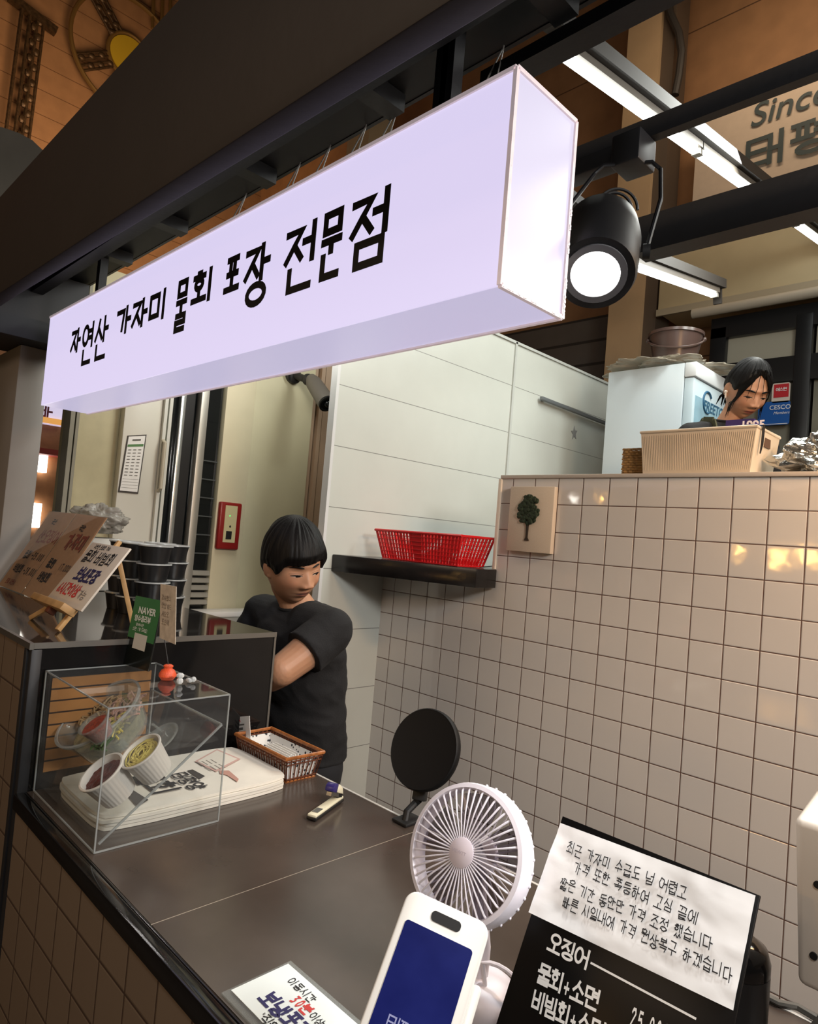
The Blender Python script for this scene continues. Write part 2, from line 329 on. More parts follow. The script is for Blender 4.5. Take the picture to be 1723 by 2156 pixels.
def write(mb, text, O, ux, uy, h, wdt=.1, adv=1.08, aspect=.95, space=.5, jit=.0, slant=0, off=.0006, hang=False):
    """text from the lower left point O; ux/uy unit vectors; h letter height"""
    O, ux, uy = V(O), V(ux), V(uy); nn0 = ux.cross(uy).normalized(); nn = nn0*off; x = 0.0
    for ch in text:
        if ch == ' ': x += space; continue
        narrow = .6 if ch in GL else 1
        if ch in ',.·"!': narrow = .4
        dy = random.uniform(-jit, jit)*1.5
        ribbons(mb, syll(ch, hang), lambda a, b, x=x, dy=dy, nw=narrow: O+ux*(h*(x+a*aspect*nw+b*slant))+uy*(h*(b+dy))+nn, wdt, jit, nn0*max(.00006, h*.002))
        x += adv*narrow
    return x*h
def latin(text, O, ux, uy, h, off=.0008, bold=0, shear=0, ext=0):
    """built-in font turned into mesh data; lower left at O"""
    c = bpy.data.curves.new('t', 'FONT'); c.body = text; c.size = 1; c.offset = bold; c.shear = shear
    o = bpy.data.objects.new('t', c); COL.objects.link(o); me = o.to_mesh(); mb = MB()
    O, ux, uy = V(O), V(ux), V(uy); nn = ux.cross(uy).normalized()*off
    mb.add([O+ux*(v.co.x*h)+uy*(v.co.y*h)+nn for v in me.vertices], [tuple(p.vertices) for p in me.polygons])
    wd = max((v.co.x for v in me.vertices), default=0)*h
    o.to_mesh_clear(); bpy.data.objects.remove(o); bpy.data.curves.remove(c); return mb, wd
X3, Y3, Z3 = V((1, 0, 0)), V((0, 1, 0)), V((0, 0, 1))
def H(s):
    s = s.lstrip('#'); c = [int(s[i:i+2], 16)/255 for i in (0, 2, 4)]
    return tuple(x/12.92 if x <= .04045 else ((x+.055)/1.055)**2.4 for x in c)
# ------------------------------------------------------------------ shared materials
m_black = mat('black_paint', H('1d1d20'), .5, noise_amt=.2, nscale=8)
m_frame = mat('black_steel', H('131316'), .5, noise_amt=.15, nscale=15, bump=.05)
m_fascia = mat('fascia_sheet', H('251f1c'), .62, noise_amt=.12, nscale=4, bump=.06, bscale=40)
m_stone = mat('dark_stone', H('453c36'), .22, noise_amt=.12, nscale=9, bump=.008, bscale=30)
m_blkgloss = mat('black_gloss', H('131212'), .1, noise_amt=.15, nscale=14)
m_steel = mat('brushed_steel', H('a9a9a6'), .35, metal=1)
m_alu = mat('aluminium', H('b4b2aa'), .4, metal=.6)
m_white = mat('white_plastic', H('e9e8e4'), .35)
m_cream = mat('cream_paint', H('cfc6a8'), .45, noise_amt=.05, nscale=5)
m_paper = mat('white_paper', H('eeece8'), .8, noise_amt=.03, nscale=30, bump=.15, bscale=25)
m_ink = mat('black_ink', H('17161a'), .7)
m_inkred = mat('red_ink', H('c33a36'), .7)
m_inkbrown = mat('red_brown_ink', H('9a4a35'), .7)
m_inkblue = mat('navy_ink', H('2a2555'), .7)
m_dark = mat('dark_plastic', H('1a1a1b'), .35)
m_rub = mat('matt_black', H('0c0c0d'), .6)
m_glassdk = mat('dark_glass', H('15181a'), .04, spec=.6)
m_led = mat('lamp_led', (1, 1, 1), emit=9, ecol=(.95, 1, .97))
clear = clear_mat('clear_acrylic', (.93, .94, .94), .5, .015)
clearw = clear_mat('hazy_film', (.86, .85, .82), .5, .22, (.75, .72, .68))
clearp = clear_mat('clear_tub', (.86, .88, .86), .55, .10, (.8, .82, .8))
m_edge = clear_mat('acrylic_edge', (.55, .57, .56), .7, .3, (.75, .78, .77))
# ------------------------------------------------------------------ room
m_tileb = tile_mat('wall_tiles', 0, -.7387, 1.77, .1, .1, H('5d4236'), .016, H('d4cfc9'), H('d1ccc6'), .06, .6)
m_tilef = tile_mat('counter_tiles', 0, -1.409, .88, .1007, .1055, H('3c2a1e'), .018, H('7b6c5c'), H('766758'), .16, .5)
m_panel = stripe_mat('white_panels', 2, .94, .2565, H('c9cdc6'), H('7d7f7a'), .012, .3, .02)
m_floor = mat('grey_floor', H('4a4541'), .5, noise_amt=.15, nscale=4)
WX, TY = -2.215, 2.075
struct(MB().box(-10, 4, -4, 7, -.1, 0).build('floor', m_floor))
struct(MB().box(WX, 2.2, TY+.3, 6.6, 0, .65).build('floor_kitchen', m_floor))
zt = 1.879; cx = -1.592
struct(MB().prism([(WX, TY, 0), (2.2, TY, 0), (2.2, TY, zt-.014), (cx, TY, zt-.014), (cx, TY, 1.444), (WX, TY, 1.444)], (0, .24, 0)).build('wall_back', m_tileb, smooth=0))
m_trim = mat('tile_trim', H('cfc4b8'), .3)
struct(MB().box(cx-.004, 2.2, TY-.008, TY+.25, zt-.0135, zt).build('trim_1', m_trim, bevel=.002))
struct(MB().box(cx-.012, cx+.002, TY-.008, TY+.25, 1.516, zt-.0138).build('trim_2', mat('corner_trim', H('e8dccb'), .35), bevel=.002))
struct(MB().box(WX-.03, WX, 1.722, 4.3, 0, 2.71).build('wall_left', m_panel, smooth=0))
struct(MB().box(WX-.034, WX+.006, 1.712, 1.7219, 0, 2.71).box(WX, WX+.006, 1.7219, 1.727, 0, 2.71).build('trim_3', mat('panel_trim', H('d6d8d8'), .3)))
struct(MB().box(WX+.0002, WX+.009, 2.905, 2.921, .66, 2.72).box(WX-.034, WX+.009, 1.722, 4.3, 2.7101, 2.724).build('trim_4', mat('panel_trim2', H('bfc3be'), .3)))
# old hall behind: rear facade, clock wall
m_rear = stripe_mat('rear_boards', 2, .45, .93, H('9a7350'), H('5a3f2a'), .012, .7, .10)
struct(MB().box(-9.4, 4, 5.3, 5.5, 0, 9.5).build('wall_far', m_rear))
m_hall = stripe_mat('hall_boards', 2, .1, .3, H('8c6a4a'), H('5a3c22'), .03, .75, .1)
struct(MB().box(-9.5, -9.15, -4, 5.3, 0, 10).build('wall_hall', m_hall))
m_ceil = mat('hall_ceiling', H('33291f'), .8)
struct(MB().box(-10, 4, -4, 7, 10, 10.1).build('ceiling', m_ceil))
# rear facade column, duct, sign, shutter box, window
m_col = mat('column_paint', H('b59a78'), .6, noise_amt=.08, nscale=3)
p0, p1 = PY(1342, 0, 4.8), PY(1382, 0, 4.8)
o = thing('column', 'square cream column of the rear facade behind the hanging spotlight', 'column', (-2.6, 4.9, .65))
MB().box(-2.74, -2.46, 4.78, 5.05, .65, 8).build('shaft', m_col, o)
MB().box(-2.46, -2.36, 4.82, 5.05, .65, 8).build('side_duct', mat('dark_duct', H('54473b'), .6), o)
o = thing('drain_hose', 'dark drain hose bending down the right side of the cream rear column', 'hose', (-2.33, 4.82, 3.6))
pts = [PY(x, y, 4.78) for x, y in ((1405, -20), (1412, 30), (1430, 70), (1436, 110), (1430, 160), (1422, 200))]
MB().tube(pts, .03, 10).build('hose', mat('hose_rubber', H('2b2724'), .6), o)
o = thing('shop_sign', 'pale board sign reading Since 1995 above the rear shop, behind the black beams', 'sign', (-1.5, 5.25, 4.6))
a = PY(1452, 420, 4.8)
MB().box(-2.17, .4, 4.9, 4.96, 4.2, 5.08).build('sign_board', mat('sign_board_grey', H('b9a896'), .6, noise_amt=.04), o)
tx, wd = latin('Since 1995', PY(1578, 270, 4.89), X3, Z3, .24, bold=.008, shear=.18)
tx.build('lettering', mat('sign_letter', H('2c3a3c'), .6), o, smooth=0)
mb = MB(); write(mb, '태평', PY(1570, 362, 4.89), X3, Z3, .225, .14, off=.004, aspect=1.05, adv=1.3); mb.build('lettering', mat('sign_letter', H('2c3a3c'), .6), o, smooth=0, weld=False)
o = thing('shutter_box', 'long cream shutter box and panel above the rear shop window', 'shutter box', (-1.0, 5.1, 3.45))
MB().box(-2.34, .6, 4.8, 5.29, 3.47, 4.16).build('panel', mat('cream_panel', H('c0b290'), .55, noise_amt=.06, nscale=4), o, bevel=.01)
MB().box(-2.34, .6, 4.78, 4.8, 3.44, 3.49).build('lower_rail', mat('rail_grey', H('9b917c'), .5), o)
MB().tube([(-2.05, 4.76, 3.40), (-.2, 4.76, 3.40)], .035, 12).build('roller', mat('roller_grey', H('a9a192'), .45), o)
for x in (-1.78, -1.42): MB().obox((x+.0, 4.795, 3.98), X3, Y3, Z3, .05 if x < -1.6 else .09, .004, .008).build('slot', m_rub, o)
wn = thing('shop_window', 'black framed shop window with a light transom behind the woman', 'window', (-1.0, 5.0, .65))
m_wf = mat('window_black', H('1b1c1e'), .35)
MB().box(-1.95, .6, 4.85, 4.95, 3.22, 3.37).box(-1.95, .6, 4.85, 4.95, 2.86, 3.03).box(-1.95, -1.84, 4.85, 4.95, .66, 3.3).box(-1.39, -1.29, 4.84, 4.95, .66, 3.3).box(-.5, -.4, 4.85, 4.95, .66, 3.3).build('window_frame', m_wf, wn, bevel=.004)
m_pane = mat('pane_light', H('7d7d72'), .12, noise_amt=.15, nscale=3)
MB().box(-1.84, -1.36, 4.9, 4.91, 3.03, 3.22).build('pane', mat('pane_transom', H('a7a597'), .15), wn)
MB().box(-1.28, -.5, 4.9, 4.91, 3.03, 3.22).build('pane', MATS['pane_transom'], wn)
MB().box(-1.84, -1.36, 4.9, 4.91, .66, 2.86).build('pane', m_pane, wn)
MB().box(-1.28, -.5, 4.9, 4.91, .66, 2.86).build('pane', m_pane, wn)
m_lou = stripe_mat('dark_slats', 2, .0, .2, H('55504c'), H('2b2826'), .12, .6, .1)
struct(MB().box(-5.2, -2.75, 5.0, 5.1, 2.4, 3.62).build('trim_6', m_lou))
struct(MB().box(-5.6, -5.25, 4.2, 4.5, 0, 8).build('trim_7', mat('back_pier', H('c9b48f'), .6)))
# ------------------------------------------------------------------ far-left wall of the stall, at X = -3
BX = -3.0
struct(MB().box(BX-.22, BX-.06, .985, 2.6, 0, 2.68).build('wall_side', mat('side_wall', H('bdb38f'), .5, noise_amt=.05)))
struct(MB().box(BX-.06, BX-.01, 1.175, 1.345, 1.0, 2.68).build('trim_5', mat('white_pier', H('d3d0c4'), .4), bevel=.003))
struct(MB().box(BX-.06, BX, 1.655, 1.815, 0, 2.68).build('trim_8', m_cream, bevel=.003))
struct(MB().box(BX-.06, BX-.02, 1.815, 2.19, 0, 2.68).build('trim_9', mat('cream_board', H('c6bf9f'), .5, noise_amt=.05, nscale=4), bevel=.002))
struct(MB().box(BX-.06, BX-.03, 2.19, 2.215, 0, 2.68).box(BX-.05, BX-.01, 2.225, 2.25, 0, 2.68).box(BX-.06, BX-.02, 2.26, 2.6, 0, 2.68).build('trim_10', mat('brown_strip', H('a98f76'), .5)))
struct(MB().box(BX-.06, BX+.02, .945, .962, 0, 2.6).box(BX-.06, BX+.02, .968, .98, 0, 2.6).build('trim_11', mat('grey_jamb', H('8c8878'), .5)))
struct(MB().box(-3.2, -2.9, .715, .82, 0, 2.225).build('trim_12', mat('grey_pillar', H('8b857f'), .55, noise_amt=.05, nscale=5), bevel=.004))
fr = thing('display_fridge', 'dark glass display fridge with an aluminium post and slatted vents behind the man', 'fridge', (BX, 1.5, 0))
MB().box(BX-.058, BX-.03, 1.40, 1.65, .0, 2.66).build('glass', m_glassdk, fr)
MB().box(BX-.03, BX+.01, 1.345, 1.36, 0, 2.66).box(BX-.03, BX+.005, 1.37, 1.385, 0, 2.66).build('door_jamb', mat('jamb_white', H('cfcfc6'), .4), fr)
MB().box(BX-.03, BX+.02, 1.515, 1.555, 0, 2.66).build('post', m_alu, fr, bevel=.004)
MB().box(BX-.03, BX, 1.425, 1.45, 0, 2.66).build('post', mat('glass_reflection', H('cfd2d2'), .2, metal=.8), fr, bevel=.003)  # bright strip standing in for a reflection on the dark glass, no real post
MB().box(BX-.03, BX-.012, 1.452, 1.50, 0, 2.66).build('door_stile', m_rub, fr)
for k in range(7): MB().box(BX-.03, BX-.022, 1.56, 1.65, 1.36+.09*k, 1.366+.09*k).build('shelf_edge', mat('shelf_grey', H('4c5152'), .4), fr)
mb = MB()
for k in range(5): z = 1.20+.035*k; mb.add([(BX-.03, 1.56, z), (BX-.03, 1.655, z), (BX+.0, 1.655, z+.008), (BX+.0, 1.56, z+.008), (BX-.03, 1.56, z+.03), (BX-.03, 1.655, z+.03), (BX-.01, 1.655, z+.03), (BX-.01, 1.56, z+.03)], [(0, 1, 2, 3), (3, 2, 6, 7), (4, 5, 6, 7), (0, 3, 7, 4), (1, 2, 6, 5)])
mb.build('vent', mat('vent_alu', H('a3a198'), .4, metal=.4), fr)
MB().box(BX-.029, BX-.02, 1.565, 1.65, 2.28, 2.5).build('sticker', mat('sticker_blue', H('1f6fb0'), .4), fr)
MB().tube([(BX+.01, 1.352, 1.73), (BX+.03, 1.352, 1.74), (BX+.03, 1.352, 1.95), (BX+.01, 1.352, 1.96)], .009, 10).build('handle', mat('handle_beige', H('b8b09c'), .4), fr)
ca = thing('wall_calendar', 'narrow hanging timetable sheet with a green band on the white pier', 'calendar', (BX-.01, 1.26, 1.8))
tl, tr, br, bl = [PX(x, y, BX-.006) for x, y in ((269, 917), (309, 915), (291, 1040), (249, 1036))]
MB().prism([tl, tr, br, bl], (-.003, 0, 0)).build('backing', mat('cal_dark', H('3b342e'), .6), ca)
def cq(u, v, d=.001): return tl.lerp(tr, u).lerp(bl.lerp(br, u), v)+V((d, 0, 0))
MB().add([cq(.06, .02), cq(.94, .02), cq(.94, .97), cq(.06, .97)], [(0, 1, 2, 3)]).build('sheet', m_paper, ca)
MB().add([cq(.08, .16, .002), cq(.9, .16, .002), cq(.9, .2, .002), cq(.08, .2, .002)], [(0, 1, 2, 3)]).build('band', mat('cal_green', H('4d7d45'), .6), ca)
mb = MB()
for r in range(9):
    for q in range(3):
        u0 = .14+.26*q; vv = .25+.055*r; mb.add([cq(u0, vv, .002), cq(u0+.16, vv, .002), cq(u0+.16, vv+.014, .002), cq(u0, vv+.014, .002)], [(0, 1, 2, 3)])
for r in range(4):
    vv = .76+.05*r; mb.add([cq(.1, vv, .002), cq(.9, vv, .002), cq(.9, vv+.004, .002), cq(.1, vv+.004, .002)], [(0, 1, 2, 3)])
mb.add([cq(.28, .07, .002), cq(.72, .07, .002), cq(.72, .10, .002), cq(.28, .10, .002)], [(0, 1, 2, 3)]); mb.build('print', mat('cal_print', H('6d6a64'), .7), ca)
fa = thing('fire_alarm_box', 'red framed fire alarm box on the cream pillar beside the dark fridge', 'fire alarm', (BX, 1.73, 1.6))
tl, tr, br, bl = [PX(x, y, BX+.012) for x, y in ((463, 1056), (509, 1056), (499, 1162), (454, 1156))]
c4 = (tl+tr+br+bl)/4; yw = ((tr-tl).y+(br-bl).y)/4; zw = (tl-bl).z/2
MB().obox(c4-V((.005, 0, 0)), X3, Y3, Z3, .017, yw, zw).build('frame', mat('alarm_red', H('8e1f1d'), .3), fa, bevel=.008, seg=3)
MB().obox(c4+V((.0125, 0, .01)), X3, Y3, Z3, .002, yw*.55, zw*.78).build('faceplate', mat('alarm_cream', H('cfc69a'), .4), fa)
MB().obox(c4+V((.0155, -.004, -.045)), X3, Y3, Z3, .002, yw*.25, .02).build('button', m_rub, fa)
MB().ball(c4+V((.0145, 0, -.002)), .003, .005, .006).build('jack', m_rub, fa)
MB().ball(c4+V((.0145, -.006, .05)), .002, .004, .004).build('pilot_lamp', mat('pilot_green', H('58d06a'), .4, emit=1.2), fa)
bc = thing('back_counter', 'low white work counter along the wall behind the man', 'counter', (BX+.05, 1.9, 0))
MB().box(BX+.022, BX+.14, 1.30, 2.5, .0, 1.165).build('cabinet', mat('grey_white', H('b9b8b0'), .4), bc)
MB().box(BX+.022, BX+.15, 1.30, 2.5, 1.166, 1.19).build('worktop', m_white, bc, bevel=.003)
# market glimpses at far left
struct(MB().box(-4.6, -4.5, -3, .78, 0, 2.6).build('dark_gap_panel', mat('gap_panel_brown', H('3b2b20'), .7, noise_amt=.1)))  # brown panel added to darken the gap behind the neon strip
o = thing('neon_strip', 'glowing yellow sign edge at the far left beyond the grey pillar', 'neon sign', (-4.2, .75, 1.9))
a, b = PX(14, 890, -4.2), PX(8, 1060, -4.2)
MB().tube([a, b], .012, 8).build('tube', mat('neon_yellow', (1, .72, .3), emit=6, ecol=(1, .62, .2)), o)
MB().bar(a+V((-.03, .05, 0)), b+V((-.03, .05, 0)), .05).build('backing', mat('neon_back', H('b5874a'), .6), o)
o = thing('market_stall_front', 'orange lit shop front glimpsed between the grey pillar and the wall', 'shop front', (-5.5, 1.3, 0))
MB().box(-5.6, -5.5, .6, 1.75, 0, 2.9).build('front_wall', mat('orange_front', H('b07a50'), .7, noise_amt=.1), o)
a = PX(90, 975, -5.47); MB().bar(a+V((0, 0, .07)), a-V((0, 0, .07)), .05).build('lamp', mat('tube_warm', (1, 1, 1), emit=5, ecol=(1, .95, .85)), o)
a = PX(76, 1085, -5.47); MB().bar(a+V((0, 0, .09)), a-V((0, 0, .09)), .05).build('lamp', MATS['tube_warm'], o)
a = PX(94, 952, -5.4); MB().obox(a, X3, Y3, Z3, .1, .13, .02).build('awning', mat('awning_red', H('c0453b'), .6), o)
a = PX(102, 868, -5.4); MB().obox(a, X3, Y3, Z3, .03, .12, .09).build('sign_box', mat('sign_lilac', H('dcd3f0'), .5, emit=.7, ecol=H('dcd3f0')), o)
mb = MB(); write(mb, '바', a+V((.032, -.08, -.05)), Y3, Z3, .1, .14); mb.build('lettering', mat('sign_maroon', H('7a2a3c'), .6), o, smooth=0, weld=False)
a = PX(102, 886, -5.38); MB().obox(a, X3, Y3, Z3, .03, .12, .02).build('sign_edge', mat('sign_amber', H('e0a050'), .5, emit=.8, ecol=H('e0a050')), o)
# clock wheel and tall iron numeral on the hall wall
m_iron = mat('bronze_iron', H('4a3a28'), .45, metal=.5, noise_amt=.4, nscale=25, bump=.4, bscale=40)
m_gilt = mat('gilt_tube', H('8a6f42'), .35, metal=.6)
KX = -9.0
ck = thing('wheel_ornament', 'bronze wheel ornament with a yellow hub and spokes on the orange hall wall', 'wheel ornament', (KX, 3.05, 7.5))
c0 = PX(272, 120, KX); rr = .72
MB().tube([c0+Y3*rr*math.cos(t)+Z3*rr*1.05*math.sin(t) for t in np.linspace(0, 2*math.pi, 49)[:-1]], .028, 8, closed=True).build('rim', m_gilt, ck)
MB().tube([c0+Y3*.27*math.cos(t)+Z3*.29*math.sin(t) for t in np.linspace(0, 2*math.pi, 33)[:-1]], .025, 8, closed=True).build('hub_ring', m_gilt, ck)
MB().lathe([(0, 0), (.25, 0), (.25, .02), (0, .02)], c0, (1, 0, 0), 32, sx=1.0).build('hub_disc', mat('hub_yellow', H('a8901f'), .6), ck)
for k in range(4):
    t = math.radians((131, -145, -55, -100)[k]); d = Y3*math.cos(t)+Z3*math.sin(t); n = Y3*-math.sin(t)+Z3*math.cos(t); mb = MB()
    for s in (-.085, -.03, .03, .085): mb.tube([c0+d*.27+n*s, c0+d*rr+n*s*1.1], .018, 6)
    for j in range(6): q = c0+d*(.3+.07*j)+n*(.05*(-1)**j); mb.ball(q, .03, .05, .04, 8, 6)
    mb.build('spoke', m_iron, ck)
nu = thing('iron_numeral', 'tall bronze numeral bar with a serif on the orange wall, left of the wheel', 'numeral', (KX, 1.95, 6.7))
a, b = PX(70, 30, KX), PX(36, 290, KX); mb = MB()
ww = .13
MB().bar(a+V((0, -.26, .05)), a+V((0, .26, -.06)), .09).build('serif', m_iron, nu)
for s in (-.12, -.03, .05, .12): mb.tube([a+Y3*s, b+Y3*s], .022, 6)
for j in range(16): mb.ball(a.lerp(b, (j+.5)/16)+Y3*(.03*(-1)**j+.05), .03, .035, .05, 8, 6)
mb.build('bar', m_iron, nu)
nu2 = thing('iron_numeral', 'bronze numeral bars at the top edge beside the yellow-hubbed wheel', 'numeral', (KX, 3.6, 8.3)); mb = MB()
for x in (326, 345, 362): mb.tube([PX(x, -60, KX), PX(x-5, 60, KX)], .025, 6)
mb.build('bar', m_gilt, nu2)
aw = thing('grey_awning', 'rounded grey awning hood at the left edge above the dark fascia', 'awning', (-5, 1.6, 4))
pts = [PX(x, y, -5) for x, y in ((-80, 262), (-30, 262), (5, 268), (40, 280), (68, 295), (90, 316), (70, 430), (-80, 560))]
MB().prism(pts, (-1.0, 0, 0)).build('hood', mat('awning_grey', H('6a6760'), .7, noise_amt=.12, nscale=3), aw)
# ------------------------------------------------------------------ canopy frame
cn = thing('stall_canopy', 'black steel canopy frame with a broad dark fascia over the stall', 'canopy', (-1.2, .7, 2.2))
MB().prism([(-6.0, .5, 2.25), (-2.3, .5, 2.235), (-.5, .5, 2.19), (1.6, .5, 2.19), (1.6, .5, 2.572), (-6.0, .5, 2.572)], (0, .04, 0)).build('fascia', m_fascia, cn, bevel=.003)
MB().box(-6, 1.6, .54, .9045, 2.50, 2.52).build('deck', mat('deck_navy', H('101014'), .6, noise_amt=.15), cn)
MB().box(-6, 1.6, .905, .9135, 2.4985, 2.523).build('beam', m_frame, cn)
MB().box(-6, 1.6, .70, .74, 2.40, 2.44).build('beam', m_frame, cn)
for x in (-3.0, -2.35, -1.95, -1.48, -1.02, -.62, -.2, .2):
    MB().box(x-.022, x+.022, .541, .884, 2.462, 2.4985).build('cross_beam', m_frame, cn)
for px, py in ((932, 215), (945, 215), (215, 560)):
    a = PY(px, py, .80); MB().box(a.x-.014, a.x+.014, .79, .815, 2.30, 2.50).build('hanger_post', m_frame, cn)
MB().box(-3.1, -2.78, .55, .9, 2.225, 2.49).build('side_panel', m_black, cn)
a = PX(18, 760, -2.6); MB().box(-2.64, -2.6, .505, .545, 1.35, 2.25).build('post', m_frame, cn)
MB().box(-.80, 1.6, .885, .93, 2.435, 2.4599).build('rear_beam', m_frame, cn)
MB().box(-.98, 1.6, 1.2, 1.222, 2.428, 2.468).build('rear_beam', m_frame, cn)
MB().box(-.80, 1.6, 1.5, 1.56, 2.345, 2.436).build('rear_beam', m_frame, cn)
for x in (-.9, .9): MB().box(x-.02, x+.02, .93, 1.5, 2.4365, 2.46).build('cross_beam', m_frame, cn)
# ------------------------------------------------------------------ light box sign
SX0, SX1, SY0, SY1, SZ0, SZ1 = -2.695, -.607, .75, .912, 1.978, 2.303
m_lit = mat('lit_acrylic', H('77757f'), .3, emit=.88, ecol=(.80, .72, 1.0))
m_lit2 = mat('lit_acrylic_end', H('8c8a94'), .3, emit=.60, ecol=(.80, .74, .98))
m_lit3 = mat('lit_acrylic_base', H('8a8894'), .3, emit=.64, ecol=(.76, .71, 1.0))
sg = thing('lightbox_sign', 'long glowing white light box sign with black Korean lettering over the counter', 'sign', (-1.65, .83, SZ0))
MB().box(SX0, SX1, SY0, SY0+.004, SZ0, SZ1).build('front_panel', m_lit, sg)
MB().box(SX1-.004, SX1, SY0+.0041, SY1, SZ0, SZ1).build('end_panel', m_lit2, sg)
MB().box(SX0, SX1-.0041, SY0+.0041, SY1, SZ0, SZ0+.004).build('base_panel', m_lit3, sg)
MB().box(SX0, SX1-.0041, SY0+.0041, SY1, SZ1-.004, SZ1).box(SX0, SX1-.0041, SY1-.004, SY1, SZ0+.0041, SZ1-.0041).box(SX0, SX0+.004, SY0+.0041, SY1-.0041, SZ0+.0041, SZ1-.0041).build('back_panel', mat('sign_back', H('b8b4b0'), .6), sg)
m_trimw = mat('edge_strip', H('cfc0c0'), .4, noise_amt=.1, nscale=40, emit=.36, ecol=H('e6d2d6'))
e = .007; mb = MB()
for (a, b) in (((SX1, SY0, SZ0), (SX1, SY0, SZ1)), ((SX1, SY1, SZ0), (SX1, SY1, SZ1)), ((SX1, SY0, SZ1), (SX1, SY1, SZ1)), ((SX1, SY0, SZ0), (SX1, SY1, SZ0)), ((SX0, SY0, SZ1), (SX1, SY0, SZ1)), ((SX0, SY1, SZ0), (SX1, SY1, SZ0))):
    mb.bar(a, b, e)
mb.build('edge_strip', m_trimw, sg)
mb = MB()
for k in range(26):
    z = SZ0+(SZ1-SZ0)*.62*random.random()**1.3; mb.ball((SX1+.003, SY1+.001, z), .003, .003, .004, 6, 4)
for k in range(16): mb.ball((SX1+.003, SY0+(SY1-SY0)*random.random(), SZ0), .002, .004, .003, 6, 4)
for k in range(8): mb.ball((SX1+.002, SY0, SZ0+.18*random.random()), .002, .002, .004, 6, 4)
mb.build('glue_bead', mat('glue', H('e8e4e6'), .2), sg)
mb = MB()
Ltop, Lb = 2.213, 2.127
for ch, x0, x1 in (('자', -2.437, -2.34), ('연', -2.329, -2.232), ('산', -2.218, -2.104), ('가', -2.052, -1.94), ('자', -1.938, -1.83), ('미', -1.823, -1.727), ('물', -1.661, -1.597), ('회', -1.581, -1.48),
                   ('포', -1.421, -1.348), ('장', -1.333, -1.226), ('전', -1.177, -1.072), ('문', -1.054, -.986), ('점', -.967, -.863)):
    st = syll(ch, True); xs = [x for s in st for x, y in s]; xa, xb = min(xs), max(xs)
    if ch in '물문': 
        f = '문물'.index(ch); st = put(J['ㅁ'], .04, .96, .5, 1)+[[(0, .27), (1, .27)], [(.5, .27), (.5, -.02)]]+put(J['ㄴㄹ'[f]], .04, .96, -.68, -.1 if f == 0 else -.2); xa, xb = 0, 1
    if ch == '연': st = [s for s in st]
    hw = .0075
    sx_ = (x1-x0-2*hw)/(xb-xa); sz_ = (Ltop-Lb-.012)
    st2 = [[((a-xa)*sx_+x0+hw, b*sz_+Lb+.005) for a, b in s] for s in st]
    ribbons(mb, st2, lambda a, b: V((a, SY0-.0012, b)), .0158, 0, V((0, -.00015, 0)))
mb.build('lettering', mat('sign_black', H('131217'), .5), sg, smooth=0, weld=False)
for px, py in ((839, 223), (772, 264), (697, 303), (634, 335), (520, 404), (1062, 96)):
    a = PY(px, py, .90); MB().tube([(a.x-.03, .83, SZ1), (a.x, .9, 2.4995), (a.x+.035, .83, SZ1)], .0016, 6).build('hanger_wire', mat('wire_grey', H('6e6a66'), .4), sg)
# ------------------------------------------------------------------ spotlight hung from the frame
cl = PD(1254, 576, 1.13); rd = ray(1270, 500).normalized(); ax = (-.84*rd+.54*(-.12*CR-.99*CU)).normalized()
sp = thing('spotlight', 'black can spotlight with a bright lens hanging beside the end of the light box sign', 'spotlight', cl)
MB().lathe([(.050, -.001), (.064, .002), (.068, -.01), (.0715, -.11), (.066, -.16), (.052, -.195), (.0, -.203)], cl, ax, 40).build('housing', mat('spot_black', H('161617'), .5, spec=.35), sp, smooth=50)
MB().lathe([(0, .0016), (.0405, .0016), (.0405, .0005), (0, .0005)], cl, ax, 40).build('lens', mat('spot_lens', (1, 1, 1), emit=7, ecol=(1, .98, .95)), sp)
MB().lathe([(.0406, .0005), (.0406, .0045), (.052, .0045), (.052, .0005), (.0406, .0005)], cl, ax, 40, cap=False).build('bezel', mat('bezel_grey', H('5a5a5c'), .35), sp)
side = ax.cross(V((0, 0, 1))).normalized(); mid = cl-ax*.07; top = PY(1318, 345, 1.05)
top = PY(1322, 345, 1.17)
for s in (-1, 1): 
    MB().tube([mid+side*.079*s, mid+side*.080*s+(top-mid)*.55, top+side*.062*s-Z3*.016, top+side*.045*s, top], .0042, 8).build('yoke', m_frame, sp)
    MB().lathe([(0, 0), (.013, 0), (.013, .012), (0, .012)], mid+side*.074*s, side*s, 16).build('knob', m_rub, sp)
MB().box(top.x-.03, top.x+.03, 1.155, 1.225, top.z-.004, 2.4275).box(top.x-.16, top.x-.03, 1.18, 1.222, 2.39, 2.4275).build('track_adapter', m_black, sp, bevel=.004)
cb = cl-ax*.203; mb = MB()
for k in range(4):
    mb.tube(arc(cb+V((.012+.006*k, 0, .012)), CR, CU, .022+.005*k, 3.6-.2*k, -.5+.15*k, 14), .0030, 6)
mb.build('cable', m_rub, sp)
ld = bpy.data.lights.new('spotlight_beam', 'SPOT'); ld.energy = 22; ld.spot_size = math.radians(75); ld.spot_blend = .6; ld.shadow_soft_size = .04; ld.color = (1, .97, .93)
lo = bpy.data.objects.new('spotlight_beam', ld); COL.objects.link(lo); lo.location = cl+ax*.02; lo.rotation_euler = ax.to_track_quat('-Z', 'Y').to_euler()
